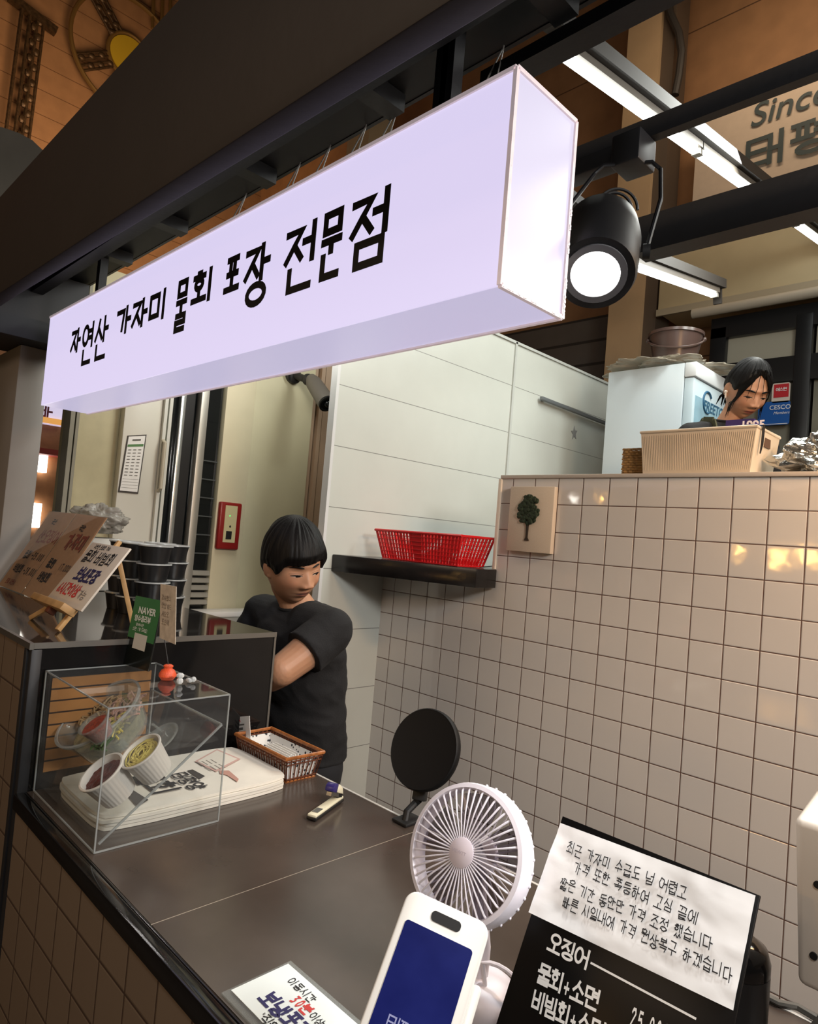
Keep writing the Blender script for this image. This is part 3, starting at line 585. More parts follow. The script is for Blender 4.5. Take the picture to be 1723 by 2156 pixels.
# ------------------------------------------------------------------ tube lamps on their rails
TX = -1.2
def tube_lamp(a, b, label, X):
    a, b = V(a), V(b); d = (b-a).normalized(); up = X3.cross(d).normalized()
    t = thing('tube_lamp', label, 'tube lamp', (a+b)/2, 'tube lamps under the rear roof')
    MB().bar(a, b, .032, .022, up).build('tube', m_led, t, bevel=.006)
    MB().bar(a+up*.0235-d*.02, b+up*.0235+d*.02, .05, .025, up).build('housing', mat('lamp_housing', H('5c544b'), .5), t)
    for q in (a-d*.012, b+d*.012): MB().bar(q-d*.008, q+d*.008, .036, .024, up).build('end_cap', mat('lamp_cap', H('8f8a80'), .5), t)
    return t
A0, A1 = PX(1178, 110, TX), PX(1723, 513, TX)
dirr = (PX(1569.5, 394.5, TX)-A0).normalized()
def along(px):
    best = min((i*.002 for i in range(3500)), key=lambda s: abs(((A0+dirr*s-EYE).dot(CR)/(A0+dirr*s-EYE).dot(CFW))*CF+861.5-px)); return A0+dirr*best
tube_lamp(along(1178), along(1464), 'glowing tube lamp nearest the light box sign, first of the slanting row', TX)
tube_lamp(along(1474), along(1666), 'glowing tube lamp second in the slanting row, in front of the Since sign', TX)
tube_lamp(along(1678), along(1736), 'glowing tube lamp third in the slanting row, at the right edge', TX)
B0, B1 = PX(1300, 549, -1.4), PX(1503, 621, -1.4)
tube_lamp(B0, B1, 'glowing tube lamp low behind the spotlight, apart from the slanting row', -1.4)
upv = X3.cross(dirr).normalized()
rl = thing('lamp_rail', 'brown steel roof rail carrying the slanting row of tube lamps', 'rail', A0)
MB().bar(A0-dirr*.6+upv*.063+X3*.02, A0+dirr*2.98+upv*.063+X3*.02, .06, .05, upv).build('rail', mat('rail_brown', H('2a241f'), .6), rl)
dB = (B1-B0).normalized(); uB = X3.cross(dB).normalized()
rl = thing('lamp_rail', 'short brown steel rail carrying the lone tube lamp behind the spotlight', 'rail', B0)
MB().bar(B0-dB*.2+uB*.06+X3*.015, B1+dB*.07+uB*.06+X3*.015, .05, .045, uB).obox(B1+dB*.055+uB*.01, X3, dB, uB, .02, .01, .05).build('rail', MATS['rail_brown'], rl)
# ------------------------------------------------------------------ counter
h0 = .99; cF, cB = .479, 1.099; cL = -1.597
ct = thing('service_counter', 'dark stone topped service counter with a square tiled front', 'counter', (-.6, .8, 0))
MB().box(cL, .75, cF, cB-.006, 0, h0-.031).build('tiled_front', m_tilef, ct, smooth=0)
MB().box(cL, -.9785, cF+.018, cB-.006, h0-.03, h0).build('worktop', m_stone, ct)
MB().box(-.9765, .75, cF+.018, cB-.006, h0-.03, h0).build('worktop', m_stone, ct)
MB().box(-.9786, -.9764, cF+.018, cB-.006, h0-.03, h0-.0004).build('joint', mat('joint_beige', H('a89c8c'), .6), ct)
MB().box(cL, .75, cF-.008, cF+.012, h0-.030, h0+.001).box(cL, .75, cF+.0125, cF+.0176, h0-.03, h0+.0005).build('front_edge_trim', m_blkgloss, ct, bevel=.002)
MB().box(cL, .75, cB-.0058, cB, h0-.03, h0+.001).build('back_edge_trim', mat('edge_white', H('c8c6c0'), .35), ct)
# raised block
zb = 1.31; bR = -1.60
rb = thing('raised_display_counter', 'raised black cabinet block with glossy top at the left end of the counter', 'cabinet', (-2.1, .8, 0))
MB().box(-2.75, bR, cF+.02, 1.10, 0, zb-.0135).build('body', m_blkgloss, rb)
MB().box(-2.75, bR-.036, cF, cF+.0199, 0, zb-.0135).build('tiled_front', m_tilef, rb, smooth=0)
MB().box(bR-.0355, bR-.018, cF-.006, cF+.0199, 0, zb-.0135).box(bR-.017, bR+.003, cF-.002, cF+.0199, 0, zb-.0135).build('corner_trim', m_black, rb, bevel=.002)
MB().box(-2.75, bR, cF+.002, 1.10, zb-.013, zb).build('top_slab', mat('top_glass', H('24211f'), .05, spec=.8), rb)
MB().box(-2.75, bR+.004, cF-.007, cF+.0018, zb-.013, zb+.001).box(bR+.0002, bR+.004, cF+.002, 1.104, zb-.012, zb+.001).box(bR+.0002, bR+.003, 1.098, 1.104, h0+.002, zb-.0125).build('edge_trim', mat('trim_steel', H('8d8a84'), .3, metal=.8), rb)
# shelf in the wall opening
sh = thing('wall_shelf', 'black ledge shelf in the opening between white panels and tiles', 'shelf', (-1.9, 1.95, 1.44))
MB().prism([(WX+.001, 1.772, 1.445), (-1.86, 1.868, 1.445), (-1.578, 1.945, 1.445), (-1.578, TY-.009, 1.445), (-1.605, TY-.009, 1.445), (-1.605, 2.314, 1.445), (WX+.001, 2.314, 1.445)], (0, 0, .07)).build('slab', mat('shelf_black', H('1d1b1b'), .22, noise_amt=.3, nscale=12), sh, bevel=.003)
MB().tube([(-1.65, 2.05, 1.517), (-1.64, 2.10, 1.524), (-1.62, 2.15, 1.53), (-1.61, 2.25, 1.534)], .0015, 6).build('loose_wire', m_rub, sh)
# red basket
rbk = thing('red_basket', 'red plastic basket with slotted sides on the black wall shelf', 'basket', (-1.87, 1.99, 1.516))
m_red = mat('red_plastic', H('d81a20'), .35)
x0, x1, y0, y1, zz0, zz1 = -2.07, -1.665, 1.93, 2.085, 1.518, 1.632; fl = .03
def bp(u, v, s):   # u along the long side, v up, s = -1 front, 1 back
    k = fl*v; return V((x0-k+(x1-x0+2*k)*u, (y0-k*.8) if s < 0 else (y1+k*.8), zz0+(zz1-zz0)*v))
mb = MB()
for s in (-1, 1):
    for i in range(27):
        u = i/26
        if .44 < u < .56: continue
        mb.bar(bp(u, 0, s), bp(u, 1, s), .0095 if i % 4 else .0125, .003, (0, 1, 0))
    for v in (0, .14, .28, .42, .56, .70, .85, 1): mb.bar(bp(0, v, s), bp(1, v, s), .003, .0075, (0, 1, 0))
    mb.prism([bp(.45, 0, s), bp(.55, 0, s), bp(.56, 1, s), bp(.43, 1, s)], (0, .002, 0))
for u in (0, 1):
    for i in range(10): a = bp(u, 0, -1).lerp(bp(u, 0, 1), i/9); b = bp(u, 1, -1).lerp(bp(u, 1, 1), i/9); mb.bar(a, b, .0048, .003, (1, 0, 0))
    for v in (0, .25, .5, .75, 1): mb.bar(bp(u, v, -1), bp(u, v, 1), .006, .003)
mb.build('slotted_sides', m_red, rbk)
MB().box(x0, x1, y0, y1, zz0-.001, zz0+.003).build('base', m_red, rbk)
mb = MB(); k = fl*1.15
mb.tube([bp(0, 1, -1)+V((-.004, -.004, 0)), bp(1, 1, -1)+V((.006, -.004, 0)), bp(1, 1, 1)+V((.006, .004, 0)), bp(0, 1, 1)+V((-.004, .004, 0))], .0055, 6, closed=True); mb.build('rim', m_red, rbk)
# rail, star on the white wall
o = thing('towel_rail', 'slim grey rail fixed high on the white panel wall, left of the fridge', 'rail', PX(1140, 838, WX+.02))
a, b = PX(1140, 838, WX+.025), PX(1290, 897, WX+.025)
MB().bar(a, b, .022, .02).build('bar', mat('rail_steel', H('7d8285'), .35, metal=.5), o, bevel=.003)
for t in (.05, .95): q = a.lerp(b, t); MB().box(WX+.0002, q.x, q.y-.01, q.y+.01, q.z-.008, q.z+.008).build('bracket', MATS['rail_steel'], o)
c = PX(1209, 912, WX+.0003); pts = []
for k in range(10): t = math.pi/2+math.pi*k/5+.15; r = .036 if k % 2 == 0 else .016; pts.append(c+Y3*r*math.cos(t)+Z3*r*math.sin(t)*1.25)
tag(MB().prism(pts, (.003, 0, 0)).build('star_sticker', mat('star_grey', H('9c9fa0'), .3, metal=.3), smooth=0), 'small grey star sticker on the white panel wall under the rail', 'sticker')
# tree picture
tp = thing('tree_canvas', 'square cream canvas with a dark green tree at the top left of the tiled wall', 'picture', (-1.434, TY, 1.592))
MB().box(-1.532, -1.338, TY-.024, TY-.0005, 1.592, 1.833).build('canvas', mat('canvas_cream', H('d3c2ad'), .7, bump=.1, bscale=300), tp, bevel=.003)
mb = MB(); cc = V((-1.441, TY-.026, 1.742))
for k in range(150):
    r = math.sqrt(random.random()); t = random.random()*6.283; q = cc+V((.046*r*math.cos(t)*(1 if r < .8 else random.uniform(.85, 1.05)), -random.random()*.006, .052*r*math.sin(t)+.004)); mb.ball(q, .009, .004, .008, 7, 5)
mb.build('tree_crown', mat('tree_green', H('26331f'), .8, noise_amt=.5, nscale=120), tp)
mb = MB(); mb.prism([(-1.447, TY-.0245, 1.70), (-1.436, TY-.0245, 1.70), (-1.438, TY-.0245, 1.645), (-1.431, TY-.0245, 1.634), (-1.452, TY-.0245, 1.634), (-1.446, TY-.0245, 1.645)], (0, -.004, 0)); mb.build('tree_trunk', mat('trunk_dark', H('33281d'), .8), tp)
# ------------------------------------------------------------------ things on the raised block
m_kraft = mat('kraft_card', H('c39a76'), .8, noise_amt=.06, nscale=40)
def leaning(pTL, pTR, pBL, yt, thick, name, label, cat, m, bottom=None):
    a, b = PY(*pTL, yt), PY(*pTR, yt); c = PX(*pBL, a.x); d = c-a
    if bottom: d = d*((bottom-a.z)/d.z)
    n = (b-a).cross(d).normalized()
    if n.y > 0: n = -n
    o = thing(name, label, cat, a+d); return o, a, (b-a), d, n
km = thing('menu_holder', 'clear acrylic holder with two brown kraft menu sheets leaning at the far left', 'menu', (-2.5, .72, zb))
a, b = V((-2.80, .85, 1.597)), V((-2.24, .85, 1.592)); dn = V((0, .70-.85, zb+.004-1.597)); n = (b-a).cross(dn).normalized(); n = -n if n.y > 0 else n
ux = X3; uy = -dn.normalized(); L = dn.length
MB().prism([a+n*.001, b+n*.001, b+dn+n*.001, a+dn+n*.001], n*.002).build('acrylic_sheet', clear, km)
MB().prism([a-n*.006, b-n*.006, b+dn-n*.006, a+dn-n*.006], n*.002).build('acrylic_sheet', clearp, km)
sp_ = .5
MB().prism([a-n*.003, a+ux*.275-n*.003, a+ux*.275+dn-n*.003, a+dn-n*.003], n*.001).build('kraft_sheet', m_kraft, km, label='left kraft menu sheet')
MB().prism([a+ux*.283-n*.003, b-n*.003, b+dn-n*.003, a+ux*.283+dn-n*.003], n*.001).build('kraft_sheet', m_kraft, km, label='right kraft menu sheet')
def at2(u, v): return a+ux*u+dn*v-n*.0018
for m, items in ((m_ink, (('국산', .10, .17, .022), ('물회 -25,000', .05, .62, .030), ('비빔회 -28,000', .04, .80, .030), ('국산', .40, .20, .022), ('물회', .33, .66, .032), ('비빔회', .33, .82, .032), ('17,000', .45, .66, .026))),
                 (m_inkbrown, (('산오징어', .07, .40, .048), ('가자미', .36, .42, .055), ('포장 주문시', .05, .95, .018)))):
    mb = MB()
    for t, u, v, hh in items: write(mb, t, at2(u, v), ux, uy, hh, .17, jit=.03)
    mb.build('handwriting', m, km, smooth=0, weld=False)
# easel with a white board
ea = thing('table_easel', 'small wooden easel holding a white hand lettered board on the raised block', 'easel', (-1.8, .62, zb))
a = PY(195, 1141, .70); b = PY(274, 1157, .70); b.z = a.z; dn = (PX(97, 1260, a.x)-a); dn = V((0, dn.y, dn.z)); 
n = (b-a).cross(dn).normalized(); n = -n if n.y > 0 else n
ux = (b-a).normalized(); uy = -dn.normalized(); W_ = (b-a).length
m_wood = mat('easel_wood', H('b08a5a'), .55, noise_amt=.15, nscale=30)
MB().prism([a, b, b+dn, a+dn], -n*.006).build('board', mat('board_white', H('cfc5b8'), .6, noise_amt=.03), ea, bevel=.002)
def at3(u, v): return a+(b-a)*u+dn*v
lo = at3(.5, 1.0); ledge_c = at3(.45, 1.02)
MB().obox(at3(.42, 1.0)+n*.012-uy*.010, ux, n, uy, W_*.46, .02, .009).build('ledge', m_wood, ea, bevel=.002)
MB().obox(at3(.45, 1.0)+n*.008-uy*.026, ux, n, uy, .012, .010, .008).build('peg', mat('peg_brown', H('6b3a26'), .5), ea, bevel=.002)
for u, fx in ((.12, -.05), (.72, .01)):
    q = at3(u, 1.0)-uy*.012-n*.012; g = V((q.x+fx, q.y-.03, zb+.004)); MB().bar(q+V((0, 0, .0)), g, .012, .012).build('leg', m_wood, ea, bevel=.002)
MB().bar(at3(.5, -.12)-n*.014, at3(.5, 1.05)-n*.014, .014, .012).build('post', m_wood, ea, bevel=.003)
MB().bar(at3(.62, .1)-n*.026, V((at3(.7, 0).x, a.y+.06, zb+.005)), .012, .012).build('leg', m_wood, ea, bevel=.002)
for m, items in ((m_ink, (('주문은 포장만 가능', .16, .10, .012, .14), ('물회·비빔회', .10, .33, .036, .12))), (m_inkblue, (('보냉포장', .26, .62, .036, .19),)), (m_inkred, (('6시간이상', .08, .86, .032, .16),)), (mat('grey_ink', H('7d7671'), .7), (('가능', .68, .86, .024, .1),))):
    mb = MB()
    for t, u, v, hh, wd in items: write(mb, t, at3(u, v)+n*.0004, ux, uy, hh, wd, adv=1.0, aspect=.88, jit=.03, slant=.05)
    mb.build('handwriting', m, ea, smooth=0, weld=False)
# stacks of black tubs with clear lids
def make_tub(loc, label):
    t = thing('food_tub', label, 'food container', loc, 'stacked black food tubs')
    MB().lathe([(.038, 0), (.0465, .046), (.0485, .047), (.0485, .0485), (.045, .0485), (.037, .002), (0, .002)], loc, n=28).build('tub', m_dark, t)
    MB().lathe([(0, .0505), (.044, .0505), (.0455, .053), (.0505, .053), (.051, .049), (.0495, .049), (.0495, .0515), (.0435, .0515), (.0425, .0493), (0, .0493)], loc, n=28).build('lid', mat('lid_plastic', H('b9bcbb'), .2, alpha=.55), t)
    return t
lv = ['topmost', 'second down', 'third down', 'bottom']
proto = None
tp0 = PY(322, 1290, .885)
for nm, dx_, dy_ in (('stack beside the green stand', -.022, 0), ('second stack from the green stand', -.130, -.008), ('rear stack nearest the wall', -.120, .102), ('stack beside the easel board', -.237, .0), ('rear stack behind the easel', -.228, .108)):
    p = V((tp0.x+dx_, 0, 0)); Y = .885+dy_
    for k in range(4):
        lab = f'black food tub with clear lid, {lv[3-k]} of the {nm}'
        q = V((p.x, Y, zb+.0005+k*.0535))
        if proto is None: proto = make_tub(q, lab)
        else: dup(proto, q, lab)
# white box and plastic bag at the back left
o = thing('white_carton', 'white carton under a crumpled plastic bag behind the easel', 'carton', (-2.5, .98, zb))
p0 = PY(205, 1150, 1.0); MB().box(p0.x-.10, p0.x+.07, .93, 1.07, zb+.001, zb+.20).build('carton', mat('carton_white', H('bdbab2'), .6), o, bevel=.004)
MB().box(p0.x-.02, p0.x+.03, .9285, .9298, zb+.05, zb+.12).build('label', mat('label_grey', H('9a9890'), .6), o)
def crumple(cx, cy, cz, rx, ry, rz, seed, amp=.35, n=48, m=24):
    mb = MB(); vs = []; fs = []
    for i in range(m+1):
        t = math.pi*i/m
        for k in range(n):
            a_ = 2*math.pi*k/n; d = V((math.sin(t)*math.cos(a_), math.sin(t)*math.sin(a_), math.cos(t)))
            r = 1+amp*(noise.noise(d*2.2+V((seed, 0, 0)))+.5*abs(noise.noise(d*5+V((0, seed, 0))))+.3*abs(noise.noise(d*11+V((0, 0, seed)))))
            q = V((d.x*rx*r, d.y*ry*r, d.z*rz*r)); q.z = max(q.z, -rz*.8); vs.append(V((cx, cy, cz))+q)
    for i in range(m):
        for k in range(n): fs.append((i*n+k, (i+1)*n+k, (i+1)*n+(k+1) % n, i*n+(k+1) % n))
    return mb.add(vs, fs)
pb = crumple(p0.x-.03, 1.0, zb+.262, .12, .085, .055, 3.1, .5, 96, 48).build('plastic_bag', mat('bag_film', H('98948c'), .22, alpha=.72, bump=.5, bscale=22), smooth=180)
tag(pb, 'crumpled translucent plastic bag on the white carton behind the kraft menus', 'plastic bag')
# ------------------------------------------------------------------ clear display box
ab = thing('acrylic_box', 'clear acrylic display box with a sloping shelf on the counter', 'display box', (-1.42, .63, h0))
X0, X1, Y0, Y1, Z0, Z1 = -1.592, -1.242, .509, .756, h0+.002, 1.25; th = .003
MB().box(X0, X1, Y0, Y0+th, Z0, Z1).build('front_pane', clear, ab)
MB().box(X1-th, X1, Y0+th, Y1, Z0, Z1).build('side_pane', clear, ab)
MB().box(X0, X0+th, Y0+th, Y1, Z0, Z1).build('side_pane', clear, ab)
MB().box(X0+th, X1-th, Y0+th, Y1, Z1-th, Z1).build('top_pane', clear, ab)
mb = MB()
for a_, b_ in (((X0, Y0, Z1), (X1, Y0, Z1)), ((X1, Y0, Z1), (X1, Y1, Z1)), ((X0, Y0, Z1), (X0, Y1, Z1)), ((X0, Y1, Z1), (X1, Y1, Z1)), ((X1, Y0, Z0), (X1, Y0, Z1)), ((X0, Y0, Z0), (X0, Y0, Z1)), ((X1, Y1, Z0), (X1, Y1, Z1)), ((X1, Y0, Z0), (X1, Y1, Z0)), ((X0, Y0, Z0), (X1, Y0, Z0)), ((X0, Y1, Z0), (X0, Y1, Z1))): mb.bar(a_, b_, .0027)
mb.build('edge', m_edge, ab)
bA, bB = V((0, .518, 1.003)), V((0, .748, 1.188)); dB_ = (bB-bA).normalized(); nB = V((0, -dB_.z, dB_.y))
MB().prism([(X0+.006, bA.y, bA.z), (X1-.006, bA.y, bA.z), (X1-.006, bB.y, bB.z), (X0+.006, bB.y, bB.z)], nB*-.003).build('sloping_shelf', clear, ab)
MB().bar((X1-.0065, bA.y, bA.z), (X1-.0065, bB.y, bB.z), .0036).bar((X0+.01, bB.y, bB.z), (X1-.008, bB.y, bB.z), .003).build('shelf_edge', m_edge, ab)
MB().box(X0+.004, X0+.0055, .522, .745, 1.03, 1.235).build('striped_card', stripe_mat('brown_stripes', 2, 1.0, .026, H('a5733f'), H('2b1a0f'), .14, .5, .3), ab)  # brown card with dark level stripes along the far side pane
def onB(px, py, hh): d = ray(px, py); P0 = V((0, bA.y, bA.z))+nB*hh; return EYE+d*((P0-EYE).dot(nB)/d.dot(nB))
m_cupw = mat('paper_cup', H('cfc9c0'), .5)
nb2 = (nB+V((.12, 0, 0))).normalized()
def cup(px, py, r, hh, name, label, cat, m, fill, fmat, fname, depth=.012, ribs=30):
    c = onB(px, py, hh+.001); base = c-nB*hh; t = thing(name, label, cat, base)
    rb_ = r*.76
    MB().lathe([(rb_, 0), (rb_*1.02, .003), (r*.94, hh*.86), (r*.97, hh*.93), (r*1.04, hh*.94), (r*1.05, hh*.98), (r*1.02, hh), (r*.95, hh), (rb_*.93, .004), (0, .004)], base, nB, 120, ribs=ribs, ribd=.011, ribn=3).build('cup', m, t)
    if fill == 'noodle':
        mb = MB()
        MB().lathe([(0, .004), (r*.85, hh-depth-.008), (0, hh-depth+.002)], base, nB, 24).build('noodle_bed', fmat, t)
        rx = X3; ry = nB.cross(rx)
        for k in range(26):
            q0 = random.uniform(0, 6.28); rr_ = random.uniform(.25, .8)*r; cx_, cy_ = random.uniform(-.2, .2)*r, random.uniform(-.2, .2)*r
            pts = []
            for i in range(12):
                aa = q0+i*.33; x_ = cx_+rr_*math.cos(aa); y_ = cy_+rr_*math.sin(aa); s_ = min(1, .84*r/max(1e-6, math.hypot(x_, y_)))
                pts.append(base+nB*(hh-depth+.001+.006*random.random()*(1-rr_/r)+.003)+rx*x_*s_+ry*y_*s_)
            mb.tube(pts, .0016, 5)
        o_ = mb.build(fname, fmat, t); o_['kind'] = 'stuff'
    elif fill:
        n_ = 40; c_ = base+nB*(hh-depth); rx = X3; ry = nB.cross(rx); mb = MB()
        mb.grid(lambda u, v: c_+(rx*math.cos(6.2832*u)+ry*math.sin(6.2832*u))*(r*.9*v)+nB*(.004*noise.noise(V((math.cos(6.2832*u)*v*4, math.sin(6.2832*u)*v*4, px)))), n_, 8)
        mb.build(fname, fmat, t)
    return t
m_nood = mat('noodle_yellow', H('c9b962'), .4)
m_sauce = mat('red_sauce', H('571a10'), .35, noise_amt=.4, nscale=90, bump=.5, bscale=150)
m_chili = mat('chili_flake', H('a03a22'), .5, noise_amt=.4, nscale=120, bump=.5, bscale=200)
cup(295, 1580, .041, .062, 'noodle_cup', 'white ribbed paper cup of yellow noodles on the sloping clear shelf', 'cup', m_cupw, 'noodle', m_nood, 'noodles')
cup(212, 1624, .0435, .066, 'sauce_cup', 'white ribbed paper cup of dark red sauce in the clear box', 'cup', m_cupw, 'flat', m_sauce, 'sauce', .014)
cup(243, 1557, .02, .03, 'dip_cup', 'tiny clear cup of pale sauce between the noodle and sauce cups', 'cup', clearp, 'flat', mat('pale_sauce', H('c8b878'), .4), 'sauce', .006, 0)
# big clear tub of salad with the chilli cup in it
c = onB(207, 1500, .078); base = c-nB*.076
tb = thing('salad_tub', 'large round clear tub of sliced fish and vegetables at the back of the clear box', 'food container', base)
rT = .094
MB().lathe([(rT*.78, 0), (rT*.95, .066), (rT*1.02, .068), (rT*1.03, .075), (rT*.96, .075), (rT*.9, .06), (rT*.76, .003), (0, .003)], base, nB, 64, ribs=40, ribd=.006).build('tub', clearp, tb)
rx = X3; ry = nB.cross(rx)
def heap(cu, cv, r, n_, m, name, sz, hz=.045, kind='stuff'):
    mb = MB()
    for k in range(n_):
        q = math.sqrt(random.random())*r; t = random.random()*6.283
        p_ = base+rx*(cu+q*math.cos(t))+ry*(cv+q*math.sin(t))+nB*(hz+random.random()*.012)
        d_ = (rx*random.uniform(-1, 1)+ry*random.uniform(-1, 1)+nB*random.uniform(-.3, .3)).normalized()*sz
        mb.tube([p_-d_, p_+nB*.003, p_+d_], .0022, 5)
    o_ = mb.build(name, m, tb); o_['kind'] = kind
MB().lathe([(0, .006), (rT*.74, .006), (rT*.84, .04), (0, .046)], base, nB, 40).build('vegetable_bed', mat('veg_green', H('8d8260'), .6, noise_amt=.5, nscale=60, bump=.5), tb)
MB().lathe([(rT*1.0, .073), (rT*1.05, .0735), (rT*1.055, .0775), (rT*1.0, .078), (rT*.985, .0755), (rT*1.0, .073)], base, nB, 64, cap=False).build('rim', clear_mat('tub_rim', (.7, .72, .71), .8, .3, (.8, .82, .81)), tb)
heap(.02, .035, .05, 80, mat('fish_pink', H('b89283'), .45), 'fish_slices', .012)
heap(-.045, .005, .045, 80, mat('veg_tan', H('a58a62'), .5), 'vegetable_shreds', .013)
heap(.055, .0, .028, 45, m_nood, 'noodle_shreds', .015)
heap(.062, -.035, .022, 40, mat('cress_green', H('3f5c2c'), .5), 'green_leaves', .013)
cc = base+nB*.055-rx*.0+ry*-.045
c2 = onB(195, 1521, .112)
t = thing('chilli_cup', 'small clear cup of red chilli paste set inside the large clear tub', 'cup', c2-nB*.04)
MB().lathe([(.022, 0), (.030, .04), (.032, .04), (.032, .042), (.029, .042), (.021, .002), (0, .002)], c2-nB*.042, nB, 36).build('cup', clearp, t)
MB().lathe([(0, .004), (.021, .004), (.0275, .034), (.018, .0355), (0, .037)], c2-nB*.042, nB, 30).build('chilli_paste', m_chili, t)
ql = onB(340, 1556, .004)
tag(MB().lathe([(0, .003), (.034, .003), (.037, .008), (.041, .008), (.041, .0095), (.036, .0095), (.033, .0045), (0, .0045)], ql-nB*.004, nB, 40).build('clear_lid', clearp), 'round clear lid lying on the sloping shelf behind the noodle cup', 'lid')
# folded cloth bags under the slope
m_cloth = mat('bag_cloth', H('ded8cc'), .8, bump=.25, bscale=18, noise_amt=.03, nscale=12)
bx0, bx1, by0, by1 = -1.578, -1.312, .545, .985; bagz = h0+.0008
bl_ = ['top', 'second', 'third', 'bottom']
for k in range(4):
    zt_ = bagz+.0075*k; r_ = random.Random(k)
    e0, e1, e2, e3 = [r_.uniform(-.006, .006) for _ in range(4)]
    if k == 3: e0 = e1 = e2 = e3 = 0
    mb = MB()
    def top(u, v, z_): 
        x_ = bx0+e0+(bx1+e1-bx0-e0)*u; y_ = by0+e2+(by1+e3-by0-e2)*v
        cu, cv = 2*u-1, 2*v-1; x_ -= cu*abs(cv)**6*.012; y_ -= cv*abs(cu)**6*.012; x_ += .004*noise.noise(V((v*3, k, u)))
        return V((x_, y_, z_+.0022*noise.noise(V((x_*14, y_*14, k*3)))*(4*u*(1-u)*4*v*(1-v))**.3))
    N_ = 26
    mb.grid(lambda u, v: top(u, v, zt_+.0062), N_, N_); mb.grid(lambda u, v: top(u, v, zt_), N_, N_)
    n0 = (N_+1)**2
    bd = [i for i in range(N_+1)]+[(j*(N_+1)+N_) for j in range(1, N_+1)]+[N_*(N_+1)+i for i in range(N_-1, -1, -1)]+[j*(N_+1) for j in range(N_-1, 0, -1)]
    mb.f += [(bd[i], bd[(i+1) % len(bd)], n0+bd[(i+1) % len(bd)], n0+bd[i]) for i in range(len(bd))]
    if k < 3: tag(mb.build('cloth_bag', m_cloth, smooth=60), f'folded plain white cloth bag, {bl_[3-k]} of the stack under the clear sloping shelf', 'cloth bag', 'folded cloth bags')
    else:
        tbag = thing('cloth_bag', 'folded white cloth bag with black brush lettering, top of the stack', 'cloth bag', (bx0, by0, zt_), 'folded cloth bags')
        mb.build('cloth', m_cloth, tbag, smooth=60)
zc = bagz+.0075*3+.0085
def bz(px, py): return PZ(px, py, zc)
mb = MB(); ux_ = (X3*.97+Y3*-.22).normalized(); ux_ = X3; uy_ = Y3
p_ = bz(372, 1628); write(mb, '태평양', p_+V((0, -.02, 0)), ux_, uy_, .042, .125, aspect=.8, adv=.9, jit=.012, off=.0)
write(mb, '물회', p_+V((-.035, -.095, 0)), ux_, uy_, .062, .135, aspect=1.0, adv=1.08, jit=.012, off=0)
mb.build('brush_lettering', m_ink, tbag, smooth=0, weld=False)
def patch(pts, m, nm, dz=0): MB().add([bz(*q)+V((0, 0, dz)) for q in pts], [tuple(range(len(pts)))]).build(nm, m, tbag, smooth=0)
patch(((262, 1670), (272, 1658), (313, 1684), (290, 1698)), mat('charcoal_print', H('37322f'), .8), 'print_block')
patch(((394, 1622), (406, 1620), (432, 1634), (420, 1641)), MATS['charcoal_print'], 'print_block')
patch(((410, 1603), (457, 1577), (507, 1598), (455, 1625)), mat('pink_print', H('c9a49a'), .8), 'label_border')
patch(((416, 1603), (457, 1580), (500, 1598), (455, 1621)), mat('label_cream', H('ddd6c9'), .8), 'label_patch', .0003)
mb = MB(); q_ = bz(436, 1608)
for r in range(4):
    for c_ in range(2): mb.box(q_.x-.022+.04*c_, q_.x+.008+.04*c_, q_.y-.016+.012*r, q_.y-.013+.012*r, q_.z+.0004, q_.z+.0006)
mb.build('label_print', mat('faint_print', H('8d857c'), .8), tbag, smooth=0)
patch(((462, 1622), (482, 1622), (503, 1640), (500, 1646), (478, 1632), (463, 1629)), mat('brush_pink', H('b58a7c'), .8), 'motif')
# ------------------------------------------------------------------ review stand, card clip, trinket on the clear box
zs = 1.2507
ns = thing('review_stand', 'green and black review card stand with white lettering on the clear box', 'card stand', (-1.57, .70, zs))
brr = PZ(312, 1414, zs+.001); bll = PZ(257, 1397, zs+.001)
bx_ = (brr-bll).normalized(); hn = Z3.cross(bx_); hn = hn if hn.dot(EYE-bll) > 0 else -hn; upd = (Z3*math.cos(.12)-hn*math.sin(.12)); hs_ = .162
tl, tr = bll+upd*hs_, brr+upd*hs_
ce = lambda u, v: tl.lerp(tr, u).lerp(bll.lerp(brr, u), v)
nn = (tr-tl).cross(bll-tl).normalized(); nn = nn if nn.x > 0 else -nn
MB().prism([tl, tr, brr, bll], -nn*.004).build('panel', mat('stand_black', H('171a18'), .2), ns, bevel=.001)
g = .0006
MB().add([ce(.0, 0)+nn*g, ce(1, 0)+nn*g, ce(1, .62)+nn*g, ce(0, .60)+nn*g], [(0, 1, 2, 3)]).build('green_print', mat('print_green', H('2f6b3a'), .4), ns, smooth=0)
ux_ = (tr-tl).normalized(); uy_ = (tl-bll).normalized(); Wd = (tr-tl).length
mb, wd = latin('NAVER', (0, 0, 0), X3, Y3, 1, bold=.03); sc = Wd*.66/wd
mb, wd = latin('NAVER', ce(.22, .235)+nn*(g+.0005), ux_, uy_, sc, bold=.03, off=0)
write(mb, '영수증리뷰', ce(.14, .35)+nn*(g+.0005), ux_, uy_, Wd*.125, .17, adv=.98, aspect=.86, off=0)
write(mb, '소면 1개 드려요!', ce(.14, .49)+nn*(g+.0005), ux_, uy_, Wd*.075, .12, adv=.95, off=0)
write(mb, '참여하시면', ce(.24, .42)+nn*(g+.0005), ux_, uy_, Wd*.06, .12, adv=.95, off=0)
mb.build('lettering', mat('print_white', H('d5d8d2'), .5), ns, smooth=0, weld=False)
